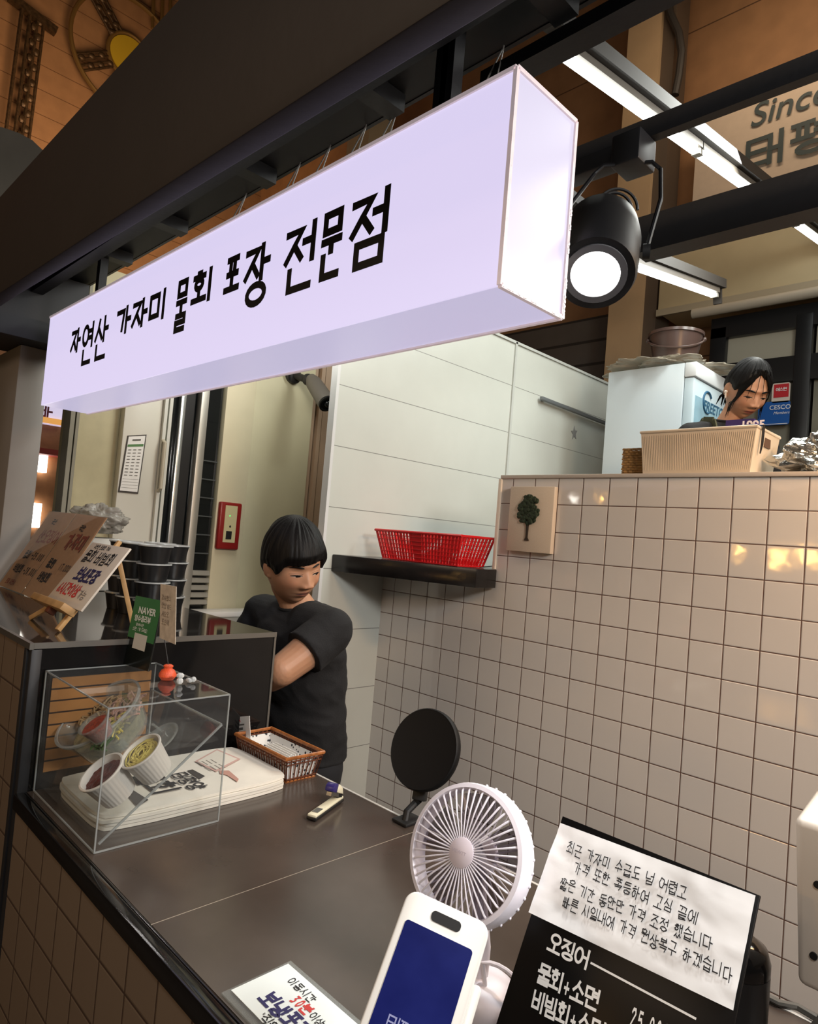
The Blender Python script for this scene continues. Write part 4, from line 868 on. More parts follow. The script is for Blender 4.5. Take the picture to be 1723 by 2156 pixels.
MB().add([ce(.26, .52)+nn*.0011, ce(.74, .53)+nn*.0011, ce(.74, .75)+nn*.0011, ce(.26, .74)+nn*.0011], [(0, 1, 2, 3)]).build('blank_label', mat('label_white', H('bdbab2'), .6), ns, smooth=0)
cs = thing('card_clip_stand', 'orange ball card clip holding a tall cream note on the clear box', 'card clip', PZ(350, 1434, zs))
b0 = PZ(350, 1432, zs)+V((-.004, .004, 0))
MB().lathe([(0, 0), (.013, .0005), (.0185, .008), (.0185, .013), (.014, .021), (.009, .0245), (.0085, .027), (.0105, .028), (.0105, .031), (.007, .033), (0, .033)], b0, n=28).build('ball_base', mat('clip_orange', H('d2502a'), .45, noise_amt=.15, nscale=200, bump=.2, bscale=300), cs)
wt = PY(345, 1338, b0.y); MB().tube([b0+V((0, 0, .03)), wt, wt+V((.002, 0, .012)), wt+V((.009, 0, .012)), wt+V((.009, -.001, -.004))], .0012, 6).build('wire', m_rub, cs)
yy = b0.y-.002
MB().prism([PY(338, 1229, yy), PY(371, 1235, yy), PY(369, 1357, yy), PY(336, 1343, yy)], (.0, .0012, 0)).build('note_card', mat('card_cream', H('c9bcab'), .8, noise_amt=.15, nscale=60), cs)
mb = MB()
for k in range(4): write(mb, ('감사합니', '맛있게드', '세요오', '또오세')[k], PY(340+0, 1262+17*k, yy-.0006), X3, Z3, .011, .1, jit=.05, off=0)
mb.build('handwriting', mat('pale_ink', H('8e7f70'), .8), cs, smooth=0, weld=False)
tk = thing('crystal_trinket', 'small clear crystal trinket beside the orange ball on the clear box', 'trinket', PZ(378, 1440, zs))
m_cry = mat('crystal', H('dfe3e4'), .08, metal=.35)
q0 = PZ(378, 1441, zs); MB().ball(q0+V((0, 0, .0075)), .0075, n=8, m=5).ball(q0+V((0, 0, .019)), .009, .009, .006, 8, 5).build('figure', m_cry, tk, smooth=0)
q1 = PZ(398, 1437, zs); MB().ball(q1+V((0, 0, .005)), .012, .006, .005, 8, 5).ball(q1+V((.008, .006, .008)), .006, .006, .006, 7, 5).build('figure', m_cry, tk, smooth=0)
# ------------------------------------------------------------------ rattan basket with cards
rk = thing('rattan_basket', 'oblong brown rattan basket with a patterned lining at the counter back', 'basket', (-1.45, 1.02, h0))
gx0, gx1, gy0, gy1 = -1.555, -1.345, .995, 1.082; gz0, gz1 = h0+.002, h0+.062
m_rat = mat('rattan', H('9a5c2c'), .45, noise_amt=.3, nscale=80); m_ratd = mat('rattan_dark', H('5e3019'), .5, noise_amt=.3, nscale=80)
def gp(u, v, s): k = .012*v; return V((gx0-k+(gx1-gx0+2*k)*u, (gy0-k) if s < 0 else (gy1+k), gz0+(gz1-gz0)*v))
mb = MB()
for s in (-1, 1):
    for i in range(21): u = i/20; mb.tube([gp(u, 0, s), gp(min(1, u+.02), .5, s), gp(u, 1, s)], .0017, 5)
    for v in (.1, .72, .86): mb.tube([gp(u_/20, v, s)+Y3*(.0014*(-1)**u_) for u_ in range(21)], .0017, 5)
for u in (0, 1):
    for i in range(9): a_ = gp(u, 0, -1).lerp(gp(u, 0, 1), i/8); b_ = gp(u, 1, -1).lerp(gp(u, 1, 1), i/8); mb.tube([a_, b_], .0017, 5)
    for v in (.1, .72, .86): mb.tube([gp(u, v, -1), gp(u, v, 1)], .0017, 5)
mb.build('weave', m_ratd, rk)
MB().tube([gp(0, 1, -1), gp(1, 1, -1), gp(1, 1, 1), gp(0, 1, 1)], .005, 8, closed=True).build('rim', m_rat, rk)
MB().tube([gp(0, 0, -1), gp(1, 0, -1), gp(1, 0, 1), gp(0, 0, 1)], .0025, 6, closed=True).build('foot_ring', m_rat, rk)
m_lin = mat('lining', H('d8d6d2'), .8); nt = m_lin.node_tree
vo = nt.nodes.new('ShaderNodeTexVoronoi'); vo.inputs['Scale'].default_value = 95; tc = nt.nodes.new('ShaderNodeTexCoord'); nt.links.new(tc.outputs['Object'], vo.inputs['Vector'])
cr = nt.nodes.new('ShaderNodeValToRGB'); cr.color_ramp.interpolation = 'CONSTANT'; cr.color_ramp.elements[0].color = (*H('2a2c33'), 1); cr.color_ramp.elements[1].position = .33; cr.color_ramp.elements[1].color = (*H('d8d6d2'), 1)
nt.links.new(vo.outputs['Distance'], cr.inputs[0]); nt.links.new(cr.outputs[0], nt.nodes['Principled BSDF'].inputs['Base Color'])
mb = MB(); i_ = .004
lo4 = [V((gx0+i_, gy0+i_, gz0+.003)), V((gx1-i_, gy0+i_, gz0+.003)), V((gx1-i_, gy1-i_, gz0+.003)), V((gx0+i_, gy1-i_, gz0+.003))]
hi4 = [p+V(((-1 if k in (0, 3) else 1)*.009, (-1 if k < 2 else 1)*.009, .048)) for k, p in enumerate(lo4)]
mb.add(lo4+hi4, [(0, 1, 2, 3)]+[(k, (k+1) % 4, 4+(k+1) % 4, 4+k) for k in range(4)]); mb.build('lining', m_lin, rk, smooth=0)
for k in range(6):
    x_ = -1.475+.0; y_ = 1.018+.007*k
    c_ = MB().box(-1.49+.003*(k % 2), -1.385+.003*(k % 2), y_, y_+.0012, gz0+.006, gz0+.046+.002*(k % 3)).build('business_card', m_paper)
    tag(c_, f'white business card standing in the rattan basket, {["nearest the aisle", "second from the aisle side", "third from the aisle side", "third from the staff side", "second from the staff side", "nearest the staff side"][k]}', 'card', 'cards in the rattan basket')
tk = thing('ticket', 'white barcode ticket standing upright at the left of the rattan basket', 'ticket', (-1.53, 1.012, gz0))
q = [PY(x, y, 1.012) for x, y in ((487, 1511), (525, 1507), (528, 1565), (489, 1575))]
MB().prism(q, (0, .0012, 0)).build('paper', mat('ticket_white', H('d9d8d6'), .6), tk)
tq = lambda u, v: q[0].lerp(q[1], u).lerp(q[3].lerp(q[2], u), v)+V((0, -.0006, 0))
mb = MB()
for k in range(12): mb.add([tq(.2+.05*k, .72), tq(.2+.05*k+(.03 if k % 3 else .015), .72), tq(.2+.05*k+(.03 if k % 3 else .015), .95), tq(.2+.05*k, .95)], [(0, 1, 2, 3)])
for v_, u0, u1, dv in ((.26, .18, .72, .05), (.38, .28, .64, .09), (.55, .3, .6, .03)): mb.add([tq(u0, v_), tq(u1, v_), tq(u1, v_+dv), tq(u0, v_+dv)], [(0, 1, 2, 3)])
mb.build('print', mat('ticket_print', H('5a5654'), .7), tk, smooth=0)
MB().add([tq(.4, .2), tq(.47, .06), tq(.54, .2), tq(.47, .15)], [(0, 1, 2, 3)]).build('emblem', m_inkred, tk, smooth=0)
# ------------------------------------------------------------------ stapler
s0, s1 = PZ(655, 1727, h0+.003), PZ(715, 1684, h0+.003); d = (s1-s0); d.z = 0; Ls = d.length; d.normalize(); sd = Z3.cross(d)
st = thing('stapler', 'small cream stapler with a purple cap lying open on the dark counter', 'stapler', s0)
MB().obox(s0+d*Ls/2+V((0, 0, .0025)), d, sd, Z3, Ls/2, .012, .003).build('base_foot', m_dark, st, bevel=.002)
MB().obox(s0+d*Ls/2+V((0, 0, .0085)), d, sd, Z3, Ls/2-.001, .0105, .003).build('base', mat('stapler_cream', H('d9d3b8'), .35), st, bevel=.002)
MB().obox(s0+d*.026+V((0, 0, .0121)), d, sd, Z3, .012, .007, .0006).build('anvil', m_steel, st)
piv = s1+V((0, 0, .014)); u_ = (-d*.93+Z3*.42).normalized(); un = sd.cross(u_); un = un if un.z > 0 else -un
MB().bar(s1-d*.012+V((0, 0, .011)), piv+V((0, 0, .012))-d*.012, .014, .016).build('hinge', m_dark, st)
prof = [(0, -.004), (.012, .010), (.03, .014), (.052, .012), (.058, -.004)]
mb = MB(); mb.prism([piv+V((0, 0, .004))+u_*x+un*y-sd*.0105 for x, y in prof], sd*.021); mb.build('top_arm', MATS['stapler_cream'], st, bevel=.003)
mb = MB(); mb.prism([piv+V((0, 0, .004))+u_*x+un*y-sd*.0115 for x, y in ((.040, -.006), (.040, .0145), (.055, .0135), (.062, .006), (.062, -.006))], sd*.023); mb.build('cap', mat('stapler_purple', H('2e2560'), .3), st, bevel=.003)
MB().bar(piv+u_*.01-un*.006+V((0, 0, .003)), piv+u_*.058-un*.010+V((0, 0, .003)), .012, .008).build('magazine', m_steel, st)
# ------------------------------------------------------------------ round black disc on a clamp
tc_ = lambda p: (EYE-p).normalized()
dc = PY(894, 1577, 1.125); v_ = tc_(dc); left = v_.cross(Z3).normalized()
left = -left if left.dot(CR) > 0 else left
nd = (v_*.80+left*.55+V((0, 0, .12))).normalized()
di = thing('round_disc', 'round black disc on a clamp bracket at the counter back, behind the white fan', 'round disc', V((dc.x, 1.1, h0)))
MB().lathe([(0, -.012), (.085, -.012), (.0885, -.008), (.0885, .004), (.086, .007), (.081, .0055), (0, .0045)], dc, nd, 56).build('disc', mat('disc_black', H('0a0a0b'), .6, spec=.25), di, smooth=50)
ft = dc-Z3*.088
MB().bar(ft+V((0, 0, .006)), ft+V((.004, -.008, -.022)), .03, .022).build('bracket', m_rub, di, bevel=.003)
MB().tube([ft+V((.004, -.008, -.02)), ft+V((-.004, -.012, -.03)), V((dc.x+.0, 1.085, h0+.022)), V((dc.x+.004, 1.078, h0+.004))], .008, 10).build('stem', m_rub, di)
MB().box(dc.x-.02, dc.x+.024, 1.06, 1.118, h0+.0015, h0+.008).box(dc.x-.02, dc.x+.024, 1.1005, 1.118, h0-.05, h0+.0014).build('clamp', m_rub, di, bevel=.002)
# ------------------------------------------------------------------ white fan
fc = PD(984, 1797, .90); v_ = tc_(fc); lf = -CR; lf = (lf-v_*lf.dot(v_)).normalized()
nf = (v_*.83+lf*.53+V((0, 0, .08))).normalized()
fx = Z3.cross(nf).normalized(); fy = nf.cross(fx)
fn = thing('desk_fan', 'white round desk fan with a radial wire grille beside the payment terminal', 'fan', (fc.x, fc.y, h0))
m_fan = mat('fan_white', H('e4dfe8'), .35)
MB().lathe([(.0795, .008), (.0815, .0115), (.087, .010), (.0885, .004), (.0885, -.020), (.085, -.024), (.083, -.022), (.0845, -.018), (.0845, .004), (.081, .006), (.0795, .008)], fc, nf, 72, cap=False).build('ring', m_fan, fn, smooth=40)
mb = MB()
for k in range(46):
    t = 2*math.pi*k/46; dd = fx*math.cos(t)+fy*math.sin(t); mb.tube([fc+dd*.018+nf*.014, fc+dd*.050+nf*.0145, fc+dd*.077+nf*.011, fc+dd*.0835+nf*.006], [.0010, .0012, .0015, .0015], 6)
mb.build('front_grille', m_fan, fn)
mb = MB()
for k in range(36):
    t = 2*math.pi*(k+.5)/36; dd = fx*math.cos(t)+fy*math.sin(t); mb.tube([fc+dd*.018-nf*.034, fc+dd*.06-nf*.032, fc+dd*.0845-nf*.020], .0011, 5)
    mb.ball(fc+dd*.0885-nf*.018, .0022, n=6, m=4)
mb.build('rear_grille', m_fan, fn)
MB().lathe([(0, .0185), (.012, .018), (.0185, .0155), (.0195, .012), (.0, .011)], fc, nf, 40).build('hub_cap', mat('fan_hub', H('d5cad3'), .4), fn)
mb, wd = latin('VIEWTT', fc+nf*.0188-fx*.0125-fy*.002, fx, fy, .0062, off=.0003); mb.build('hub_lettering', mat('hub_letter', H('b9adb8'), .4), fn, smooth=0)
MB().lathe([(0, -.04), (.026, -.039), (.027, -.026), (.02, -.01), (0, -.008)], fc, nf, 30).build('motor', m_fan, fn)
for k in range(5):
    t0 = 2*math.pi*k/5; mb = MB()
    def bl(u, v): r_ = .018+.058*u; t_ = t0+(.95*v)*(1-.15*u); return fc+(fx*math.cos(t_)+fy*math.sin(t_))*r_+nf*(-.016+.014*v)
    mb.grid(bl, 8, 8); g2 = MB().grid(lambda u, v: bl(u, v)-nf*.0012, 8, 8); mb.add(g2.v, g2.f); mb.build('blade', clear_mat('blade_smoke', (.62, .60, .63), .3, .02, (.5, .48, .52)) if 'blade_smoke' not in MATS else MATS['blade_smoke'], fn, weld=False)
bs = V((fc.x+.012, fc.y+.03, h0+.001))
MB().lathe([(0, 0), (.052, 0), (.054, .004), (.050, .022), (.036, .032), (.016, .037), (0, .037)], bs, n=48).build('base', m_fan, fn, smooth=50)
MB().tube([bs+V((0, 0, .034)), bs+V((0, .004, .07)), fc-nf*.036-fy*.02, fc-nf*.03], [.013, .011, .011, .012], 12).build('neck', m_fan, fn)
MB().tube([bs+V((.02, -.01, .03))]+[bs+V((.03+.03*math.sin(t), -.005+.01*t, .045+.02*math.cos(t))) for t in np.linspace(-.6, 1.9, 8)]+[bs+V((.052, .02, .012))], .003, 8).build('carry_loop', m_fan, fn)
# ------------------------------------------------------------------ payment terminal
w_ = .098; t1 = .765
A = PD(862, 1868, t1); best = None
for i in range(400):
    t2 = .60+i*.0008; B = PD(1043, 1952, t2)
    e_ = abs((B-A).length-w_)
    if B.y > A.y and (best is None or e_ < best[0]): best = (e_, t2, B)
B = best[2]; ex = (B-A).normalized(); best = None
for i in range(1200):
    t3 = .45+i*.0005; Cc = PD(757, 2156, t3); e_ = abs((Cc-A).normalized().dot(ex))
    if Cc.z < A.z and (best is None or e_ < best[0]): best = (e_, t3, Cc)
ey = (A-best[2]); ey = (ey-ex*ey.dot(ex)).normalized(); ez = ex.cross(ey); 
if ez.dot(EYE-A) < 0: ez = -ez
print('terminal', best, ex, ey, ez)
LT = (A.z-(h0+.012))/ey.z if ey.z > .2 else .2
LT = min(LT, .235)
pt = thing('payment_terminal', 'white upright payment terminal with a dark blue screen in front of the fan', 'payment terminal', A-ey*LT)
tpnt = lambda u, v, d=0: A+ex*(w_*u)-ey*(LT*v)+ez*d
oc = tpnt(.5, .5)
def rr_slab(w, hgt, r, c, d0, d1): return MB().prism([c+ex*x+ey*y+ez*d0 for x, y in rrect(w, hgt, r, 6)], ez*(d1-d0))
rr_slab(w_, LT, .014, oc, -.016, 0).build('body', mat('terminal_white', H('dcdad4'), .35), pt, bevel=.0025, seg=3)
m_scr = mat('screen_blue', H('12173a'), .12, emit=.16, ecol=H('2a35b0'), noise_amt=.6, nscale=14)
rr_slab(w_*.80, LT*.84, .004, tpnt(.49, .545), .0002, .0010).build('screen', m_scr, pt, smooth=0)
rr_slab(w_*.35, .0105, .0045, tpnt(.515, .065), .0002, .0010).build('camera_slot', m_rub, pt, smooth=0)
p_ = tpnt(.34, .0)+ez*.0016
pp = EYE+ray(815, 2150)*((p_-EYE).dot(ez)/ray(815, 2150).dot(ez)); mb = MB(); write(mb, '태평양', pp-ey*.006, ex, ey, .013, .12, off=0); mb.build('screen_lettering', mat('screen_text', H('8a8fb8'), .5), pt, smooth=0, weld=False)
sA = tpnt(1.035, .24, -.004); rr = MB().prism([sA+ex*x+ey*q2-ey*(LT*.36) for x, q2 in rrect(.011, LT*.72, .005)], -ez*.016); rr.build('card_reader', MATS['terminal_white'], pt, bevel=.0015)
ftc = tpnt(.5, .8, -.018); MB().hexa([tpnt(.1, .78, -.0165), tpnt(.9, .78, -.0165), tpnt(.9, .98, -.0165), tpnt(.1, .98, -.0165)]+[V((q.x, q.y, h0+.001)) for q in (tpnt(.1, .6, -.05), tpnt(.9, .6, -.05), tpnt(.9, .99, -.017), tpnt(.1, .99, -.017))]).build('foot', m_dark, pt)
# ------------------------------------------------------------------ notice card in flat clear sleeve
nc = thing('notice_card', 'white hand lettered notice in a clear sleeve lying on the counter front', 'notice', (-.7, .55, h0))
q0 = PZ(460, 2096, h0+.001); q1 = PZ(617, 2030, h0+.001); zz = h0+.0015
x0_, y0_, y1_ = q0.x, q0.y+.004, q1.y
MB().box(x0_, x0_+.21, y0_, y1_, h0+.0008, h0+.0030).build('sleeve', clearp, nc)
MB().box(x0_+.004, x0_+.205, y0_+.012, y1_-.007, h0+.0031, h0+.0036).build('card', mat('notice_white', H('dfe4e0'), .6), nc)
zz = h0+.0042
def wz(t, px, py, hh, wd, m, name, asp=.9): 
    mb = MB(); write(mb, t, PZ(px, py, zz), X3, Y3, hh, wd, aspect=asp, adv=1.02, jit=.035, off=0); mb.build(name, m, nc, smooth=0, weld=False)
s_ = 700/1723
wz('이동시간', 430+425*s_, 1800+655*s_, .0135, .11, m_ink, 'handwriting')
wz('30분', 430+437*s_, 1800+752*s_, .0165, .19, m_inkred, 'handwriting')
wz('이상은', 430+535*s_, 1800+835*s_, .0125, .11, m_ink, 'handwriting')
wz('보냉포장', 430+278*s_, 1800+742*s_, .0235, .19, m_inkblue, 'handwriting')
wz('"직원에게', 430+265*s_, 1800+838*s_, .015, .12, m_ink, 'handwriting')
# ------------------------------------------------------------------ black menu board with a paper note
A = V((-.473, .80, 1.256)); W_ = .2415; dn = V((0, .685-.80, 1.041-1.256)).normalized(); Lm = (A.z-(h0+.001))/-dn.z
ux, uy = X3, -dn; nm = ux.cross(uy); nm = nm if nm.y < 0 else -nm
mn = thing('menu_board', 'black slanted menu board with white lettering at the lower right', 'menu board', A+dn*Lm)
MB().prism([A, A+ux*W_, A+ux*W_+dn*Lm, A+dn*Lm], -nm*.004).build('board', mat('menu_black', H('0d0c0c'), .32, spec=.15), mn, bevel=.0006)
MB().prism([A+ux*.04+dn*.06-nm*.0045, A+ux*.20+dn*.06-nm*.0045, V((A.x+.20, A.y+.06, h0+.001)), V((A.x+.04, A.y+.06, h0+.001))], -nm*.003).build('rear_prop', m_blkgloss, mn)
def onM(px, py, off=.0): d_ = ray(px, py); P0 = A+nm*off; return EYE+d_*((P0-EYE).dot(nm)/d_.dot(nm))
s7 = 723/1723; z7 = lambda x, y: (1000+x*s7, 1680+y*s7)
def fit(mb, t, pa, pb, hh, wd, off, jit=.03, asp=.92):
    a_, b_ = onM(*z7(*pa), off), onM(*z7(*pb), off); u_ = (b_-a_); Lg = u_.length; u_.normalize(); v2 = nm.cross(u_); v2 = v2 if v2.z > 0 else -v2
    tot = sum(.5 if c_ == ' ' else (1.0*(.6 if c_ in GL else 1)) for c_ in t); ad = Lg/(tot*hh)
    write(mb, t, a_, u_, v2, hh, wd, adv=ad, aspect=asp*min(1.0, ad), space=.5*ad, jit=jit, off=0)
mb = MB()
fit(mb, '오징어', (362, 758), (562, 862), .0185, .16, .0006, 0, .95); fit(mb, '물회+소면', (308, 918), (615, 1072), .019, .16, .0006, 0, .95); fit(mb, '비빔회+소면', (282, 1055), (645, 1240), .019, .16, .0006, 0, .95); fit(mb, '25,000', (772, 1140), (980, 1250), .019, .16, .0006, 0, .95)
a_, b_ = onM(*z7(580, 832), .0006), onM(*z7(1110, 1115), .0006); v2 = uy*.0022; mb.add([a_, b_, b_+v2, a_+v2], [(0, 1, 2, 3)])
mb.build('lettering', mat('board_letter', H('dcd9d4'), .6), mn, smooth=0, weld=False)
nt_ = thing('paper_note', 'crumpled white handwritten paper note taped over the black menu board', 'paper note', onM(1350, 1950, .001))
pq = [onM(*p, .0015) for p in ((1181, 1733), (1592, 1886), (1545, 2128), (1114, 1921))]
def pap(u, v): q_ = pq[0].lerp(pq[1], u).lerp(pq[3].lerp(pq[2], u), v); return q_+nm*(.0012+.0016*noise.noise(V((u*5, v*4, 2)))+.0008*noise.noise(V((u*13, v*11, 7))))
mb = MB().grid(pap, 40, 24); g2 = MB().grid(lambda u, v: pap(u, v)-nm*.0003, 40, 24); mb.add(g2.v, g2.f)
mb.build('sheet', mat('note_paper', H('eeeeee'), .75, bump=.06, bscale=25, noise_amt=.04, nscale=20), nt_, weld=False)
mb = MB()
fit(mb, '최근 가자미 수급도 넘 어렵고', (458, 272), (1065, 512), .0128, .105, .0048, .05, .86)
fit(mb, '가격 또한 폭등하여 고심 끝에', (492, 368), (1115, 640), .0128, .105, .0048, .05, .86)
fit(mb, '짧은 기간 동안만 가격 조정 했습니다', (425, 452), (1192, 772), .0128, .105, .0048, .05, .86)
fit(mb, '빠른 시일내에 가격 원상복구 하겠습니다', (438, 545), (1295, 930), .0128, .105, .0048, .05, .86)
mb.build('handwriting', m_ink, nt_, smooth=0, weld=False)
# ------------------------------------------------------------------ black jar and white device at right
jx = V((-.285, .905, h0+.001)); o = thing('black_jar', 'black cylinder with a domed lid behind the slanted menu board', 'jar', jx)
MB().lathe([(0, 0), (.034, 0), (.038, .05), (.0385, .128), (.0, .128)], jx, n=40).build('body', m_dark, o, smooth=40)
MB().lathe([(.0385, .1285), (.0385, .140), (.034, .154), (.02, .163), (0, .165)], jx, n=40).build('lid', m_blkgloss, o, smooth=40)
wd_ = thing('white_device', 'white rounded device on a grey arm at the right edge of the counter', 'device', (-.13, .93, h0))
x0_ = -.222; MB().hexa([(x0_+.012, .87, 1.148), (x0_+.16, .87, 1.148), (x0_+.16, .96, 1.148), (x0_+.012, .96, 1.148), (x0_, .87, 1.325), (x0_+.18, .87, 1.325), (x0_+.18, .97, 1.345), (x0_, .97, 1.345)]).build('housing', mat('device_white', H('d8cfc3'), .4), wd_, bevel=.008, seg=3)
for zz_ in (1.262, 1.186): 
    MB().lathe([(0, 0), (.004, 0), (.004, .002), (0, .002)], (x0_+.027, .8695, zz_), (0, -1, 0), 12).build('screw', m_rub, wd_)
MB().tube([(x0_+.05, .93, 1.15), (x0_+.03, .95, 1.08), (x0_-.0, .97, 1.02), (x0_-.01, .985, h0+.018)], .014, 10).build('arm', mat('arm_grey', H('5c5a55'), .5), wd_)
MB().box(x0_-.05, x0_+.06, .95, 1.03, h0+.001, h0+.012).build('foot', m_dark, wd_, bevel=.003)
o = thing('grey_cable', 'grey cable looping over the counter at the lower right corner', 'cable', (-.3, 1.02, h0))
MB().tube([PZ(x, y, h0+.006) for x, y in ((1585, 2100), (1612, 2098), (1640, 2112), (1680, 2120), (1730, 2150), (1760, 2175))], .005, 8).build('cable', mat('cable_grey', H('4c4a45'), .5), o)
# ------------------------------------------------------------------ CCTV camera
cv = thing('security_camera', 'grey bullet security camera on the wall under the light box sign', 'security camera', PX(633, 800, BX))
m_cctv = mat('cctv_grey', H('6f6a63'), .45)
b0 = PX(640, 797, BX+.06); e0 = PX(688, 848, BX+.26); a0 = PX(658, 802, BX+.12); d = (e0-a0).normalized()
MB().lathe([(0, 0), (.045, 0), (.045, .02), (.03, .03), (0, .03)], V((BX-.02, b0.y-.02, b0.z+.02)), (1, 0, 0), 28).build('mount', mat('cctv_dark', H('2b2a2a'), .45), cv)
MB().tube([V((BX+.0, b0.y-.02, b0.z+.02)), b0, a0], .02, 12).ball(b0.lerp(a0, .5), .032, n=16, m=10).build('arm', MATS['cctv_dark'], cv)
MB().tube([a0-d*.02, a0+d*.02, e0-d*.02, e0], [.03, .042, .047, .045], 24).build('housing', m_cctv, cv, bevel=0)
MB().lathe([(0, 0), (.044, 0), (.046, .012), (.038, .014), (.036, .004), (0, .004)], e0, d, 28).build('lens_hood', m_rub, cv)
MB().ball(e0+d*.006, .02, n=14, m=8).build('lens', m_glassdk, cv)
MB().tube([V((BX+.0, b0.y-.05, b0.z-.01)), V((BX+.02, b0.y-.07, b0.z+.05)), V((BX+.01, b0.y-.03, b0.z+.10))], .006, 6).build('cable', m_rub, cv)
# ------------------------------------------------------------------ kitchen behind the tiled wall
fg = thing('upright_fridge', 'tall white fridge behind the tiled wall, left of the woman', 'fridge', (-1.63, 3.55, .65))
m_fr = mat('fridge_white', H('c3cdd2'), .3)
MB().box(-1.865, -1.445, 3.3, 3.82, .652, 2.604).build('cabinet', m_fr, fg, bevel=.006)
MB().box(-1.444, -1.385, 3.3, 3.82, 2.53, 2.604).build('top_band', mat('fridge_band', H('d5dadc'), .3), fg, bevel=.005)
MB().box(-1.443, -1.395, 3.305, 3.82, .66, 2.526).build('door', mat('fridge_door', H('b9c9d0'), .2), fg, bevel=.004)
MB().box(-1.3948, -1.393, 3.33, 3.80, 1.9, 2.44).build('door_print', mat('door_print_blue', H('8fb4c4'), .25, noise_amt=.25, nscale=5), fg)
q_ = PX(1481, 862, -1.392); mb, wd = latin('FREETOP', q_, Y3, Z3, .075, bold=.012, shear=.2); mb.build('lettering', mat('print_navy', H('2c5a78'), .4), fg, smooth=0)
q_ = PX(1490, 848, -1.3925); MB().tube(arc(q_, Y3, Z3, .055, .6, 5.2, 16), .006, 6).build('swoosh', MATS['print_navy'], fg)
fl_ = crumple(-1.66, 3.55, 2.636, .25, .25, .034, 9.2, .55, 120, 60).build('plastic_sheet', mat('film_pale', H('b4ae9e'), .2, alpha=.65, bump=.6, bscale=14), smooth=180)
tag(fl_, 'crumpled clear plastic sheet draped on top of the white fridge', 'plastic sheet')
bk = thing('bucket', 'brown plastic bucket with a handle standing on the white fridge', 'bucket', (-1.6, 3.52, 2.606))
m_bk = mat('bucket_brown', H('4a3a35'), .25)
bc_ = V((-1.6, 3.52, 2.66)); MB().lathe([(.105, 0), (.137, .155), (.145, .156), (.145, .172), (.135, .172), (.102, .004), (0, .004)], bc_, n=40).build('pail', m_bk, bk, smooth=40)
dv = (EYE-bc_); dv.z = 0; dv.normalize(); sv = dv.cross(Z3)
MB().tube([bc_+Z3*.14+sv*.14*math.cos(t)+dv*.13*math.sin(t)-Z3*.075*math.sin(t) for t in np.linspace(0, math.pi, 17)], .006, 8).build('handle', m_bk, bk)
for s in (-1, 1): MB().ball(bc_+Z3*.142+sv*.142*s, .014, n=10, m=6).build('handle_lug', m_bk, bk)
wb = thing('white_basket', 'long cream plastic storage basket on top of the tiled wall', 'basket', (-.87, 2.19, zt))
m_wb = mat('basket_cream', H('cdbfaa'), .5, bump=.0)
k0, k1, ya, yb, za, zb_ = -1.036, -.704, 2.10, 2.295, zt+.001, 2.020
lo8 = [V((k0, ya, za)), V((k1, ya, za)), V((k1, yb, za)), V((k0, yb, za))]; f_ = .014
hi8 = [V((k0-f_, ya-.004, zb_)), V((k1+f_, ya-.004, zb_)), V((k1+f_, yb+f_, zb_)), V((k0-f_, yb+f_, zb_))]
mb = MB(); mb.add(lo8+hi8, [(0, 1, 2, 3)]+[(k, (k+1) % 4, 4+(k+1) % 4, 4+k) for k in range(4)])
i8 = [p+V(((1 if k in (0, 3) else -1)*.004, (1 if k < 2 else -1)*.004, .004 if q == 0 else 0)) for q, L8 in enumerate((lo8, hi8)) for k, p in enumerate(L8)]
mb.add(i8, [(3, 2, 1, 0)]+[(k+4, (k+1) % 4+4, (k+1) % 4, k) for k in range(4)])
mb.f += [(4+k, 4+(k+1) % 4, 12+(k+1) % 4, 12+k) for k in range(4)]; mb.build('tub', m_wb, wb, smooth=0)
mb = MB()
for k in range(60): u_ = (k+.5)/60; mb.bar(lo8[0].lerp(lo8[1], u_)+V((0, -.0005, .012)), hi8[0].lerp(hi8[1], u_)+V((0, -.0005, -.014)), .0012, .0007, (0, 1, 0))
mb.build('ribbing', m_wb, wb, smooth=0)
MB().tube([p+V((0, 0, -.001)) for p in hi8], .005, 8, closed=True).build('rim', m_wb, wb)
hb = hi8[1].lerp(hi8[2], .5); MB().box(hb.x-.006, hb.x-.001, hb.y-.025, hb.y+.025, hb.z-.05, hb.z-.022).build('grip_hole', mat('grip_brown', H('5c4536'), .6), wb)
pn = PX(1606, 918, k1+.018); tag(MB().tube([V((k1+.022, ya+.03, zb_+.008)), V((k1+.020, ya+.03, zb_-.05)), V((k1+.016, ya+.03, zb_-.078))], [.004, .004, .002], 8).build('pen', m_dark), 'dark pen clipped on the end of the cream basket', 'pen')
pk = thing('snack_pack', 'purple and white printed pack showing 1995 above the cream basket rim', 'pack', (-.85, 2.2, zt+.005))
pa_, pb_ = PY(1531, 893, 2.2), PY(1590, 889, 2.2)
MB().box(pa_.x, pb_.x, 2.19, 2.235, za+.006, 2.062).build('box', mat('pack_purple', H('3a2f6b'), .35), pk)
mb, wd = latin('1995', V((pa_.x+.045, 2.1895, 2.030)), X3, Z3, .036, bold=.03); mb.build('lettering', mat('pack_white', H('e6e2ee'), .5), pk, smooth=0)
wk = thing('wicker_basket', 'small square brown wicker basket on the tiled wall beside the cream basket', 'basket', (-1.1, 2.2, zt))
xa, xb = PY(1311, 990, 2.13).x, k0-.016; m_wk = mat('wicker', H('9a7340'), .6, noise_amt=.3, nscale=70)
mb = MB()
